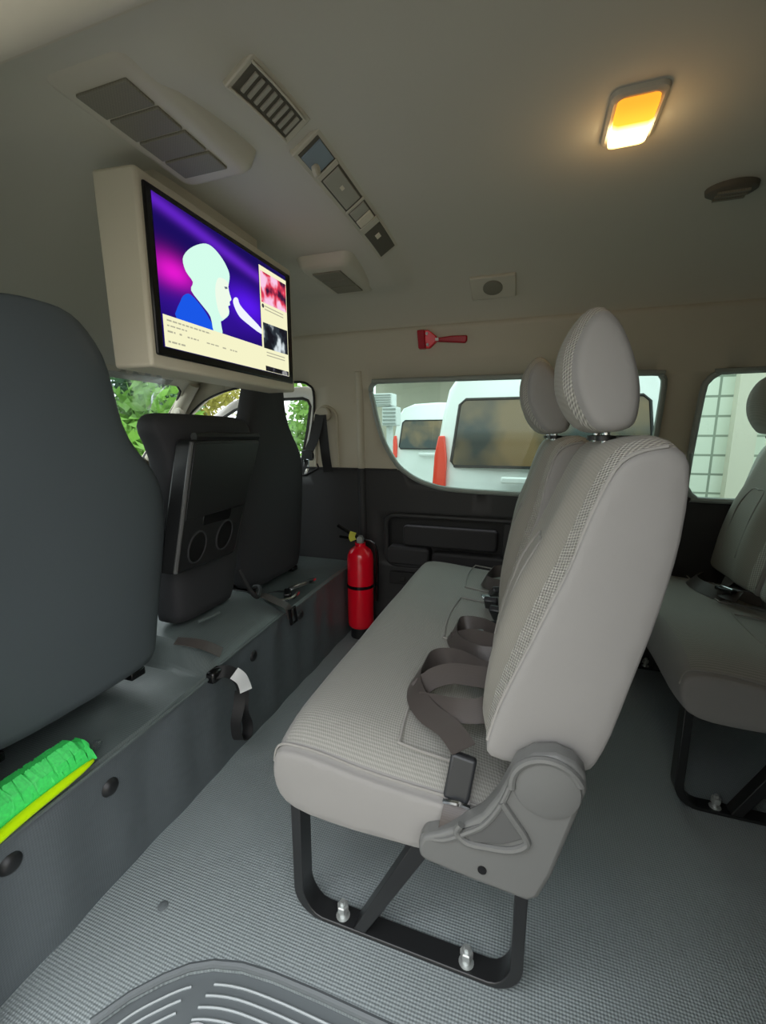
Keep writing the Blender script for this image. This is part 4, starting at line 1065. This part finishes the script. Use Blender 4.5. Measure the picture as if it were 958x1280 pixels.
lp = thing('utility_post', 'pale post carrying two grey louvred boxes outside the long window', 'post', (-1.80, 5.6, GZ))
MB().tube([(-1.80, 5.6, GZ), (-1.80, 5.6, 1.25)], .045, 12).build('post', M['poste'], lp)
for xx, z, w, h in ((-1.86, 1.46, .28, .16), (-1.76, 1.25, .20, .24)):
    mb = MB(); mb.box((xx, 5.55, z), (w, .2, h)); bx_ = mb.build('louvre_box', M['poste'], lp, bevel=.01)
    for k in range(5):
        mb = MB(); mb.box((xx, 5.445, z - h * .38 + h * .19 * k), (w * .85, .02, h * .07)); mb.build('slat', M['louvre'], bx_)
mb = MB()
hs = thing('house', 'pale house with a corrugated roof behind the parked vans', 'house', (-1, 14, GZ))
mb.box((-1.5, 15.5, 1.6), (7, 3, 4.3)); mb.build('wall', M['housewall'], hs)
mb = MB(); mb.box((-1.5, 13.8, 3.55), (7.6, 4.6, .08), Matrix.Rotation(.22, 3, 'X')); mb.build('roof', M['tinroof'], hs)
mb = MB(); mb.box((-3.0, 13.97, 1.2), (.9, .08, 1.1)); mb.build('window', M['glass_van'], hs)
mb = MB(); mb.box((-.6, 12.2, .9), (.28, .28, 2.9)); mb.build('column', M['housewall'], hs)
bw = thing('block_wall', 'pale concrete block wall with a pillar outside the right window', 'wall', (3.4, 5.4, GZ))
mb = MB(); mb.box((3.6, 5.5, 1.3), (5.0, .16, 3.7)); mb.build('blockwork', M['block'], bw)
mb = MB(); mb.box((2.02, 5.38, 1.3), (.20, .14, 3.7)); mb.build('pillar', M['housewall'], bw)

mb = MB(); mb.box((0, -4.2, .9), (14, .2, 2.9)); struct(mb.build('wall_outside', M['housewall']))  # unseen wall added behind the camera to block low sky light
def tree(label, c, h, r, n, m, seed, grp='shrubs and trees beyond the windscreen', ls=.12):
    rd = random.Random(seed)
    t = thing('tree', label, 'tree', (c[0], c[1], GZ), grp)
    MB().tube(catmull([(c[0], c[1], GZ), (c[0] + .05, c[1], GZ + h * .4), (c[0], c[1] + .08, GZ + h * .75)], 4), .07, 8).build('trunk', M['bark'], t)
    mb = MB(); lobes = [(V((c[0] + rd.uniform(-.6, .6) * r, c[1] + rd.uniform(-.6, .6) * r, GZ + h * rd.uniform(.25, 1))), r * rd.uniform(.35, .6)) for _ in range(14)]
    for _ in range(n):
        o, rr = rd.choice(lobes)
        u = V((rd.gauss(0, 1), rd.gauss(0, 1), rd.gauss(0, 1))).normalized()
        p = o + u * rr * rd.uniform(.6, 1.05)
        a = V((rd.gauss(0, 1), rd.gauss(0, 1), rd.gauss(0, 1))).normalized(); b = a.cross(u + V((.01, .02, .03))).normalized()
        s1 = ls * rd.uniform(.5, 1.1)
        mb.add([p - a * s1, p + b * s1 * .45, p + a * s1, p - b * s1 * .45], [(0, 1, 2, 3)])
    mb.build('foliage', m, t, smooth=False)
    return t
tree('bright green leafy shrub in the middle of the windscreen', (-4.6, 4.1, 0), 2.0, 1.0, 2600, M['leaf'], 1)
tree('dark green tree at the right part of the windscreen', (-6.8, 6.0, 0), 3.6, 1.2, 3200, M['leaf2'], 2)
tree('yellowish tree beyond the driver door window', (-8.2, 9.0, 0), 3.8, 1.3, 3000, M['leaf3'], 3)
tree('green tree beyond the rear part of the driver door window', (-5.4, 10.2, 0), 3.0, 1.0, 2600, M['leaf'], 5)
tree('dark tree filling the left part of the windscreen', (-9.0, 2.6, 0), 3.8, 1.6, 3000, M['leaf2'], 4)

# ------------------------------------------------------------------ sky, camera, view
w = bpy.data.worlds.new('overcast_sky'); SC.world = w; w.use_nodes = True
nt = w.node_tree; nt.nodes.clear()
out = nt.nodes.new('ShaderNodeOutputWorld'); bg = nt.nodes.new('ShaderNodeBackground')
tc = nt.nodes.new('ShaderNodeTexCoord'); sx = nt.nodes.new('ShaderNodeSeparateXYZ'); rp = nt.nodes.new('ShaderNodeValToRGB')
nt.links.new(tc.outputs['Generated'], sx.inputs[0]); nt.links.new(sx.outputs[2], rp.inputs[0]); nt.links.new(rp.outputs[0], bg.inputs[0])
rp.color_ramp.elements[0].color = (.86, .88, .90, 1); rp.color_ramp.elements[1].color = (.93, .96, 1, 1)
bg.inputs[1].default_value = 1.0
nt.links.new(bg.outputs[0], out.inputs[0])

cam = bpy.data.cameras.new('camera'); co = bpy.data.objects.new('camera', cam); COL.objects.link(co)
cam.sensor_fit = 'VERTICAL'; cam.sensor_height = 36; cam.lens = 36 * 540 / 1280
cam.clip_start = .02; cam.clip_end = 200
co.location = (0, 0, 1.0); co.rotation_euler = (radians(80), 0, radians(18.7))
SC.camera = co
SC.view_settings.view_transform = 'Standard'; SC.view_settings.look = 'None'; SC.view_settings.gamma = 1
SC.view_settings.use_curve_mapping = False
SC.view_settings.exposure = 1.72
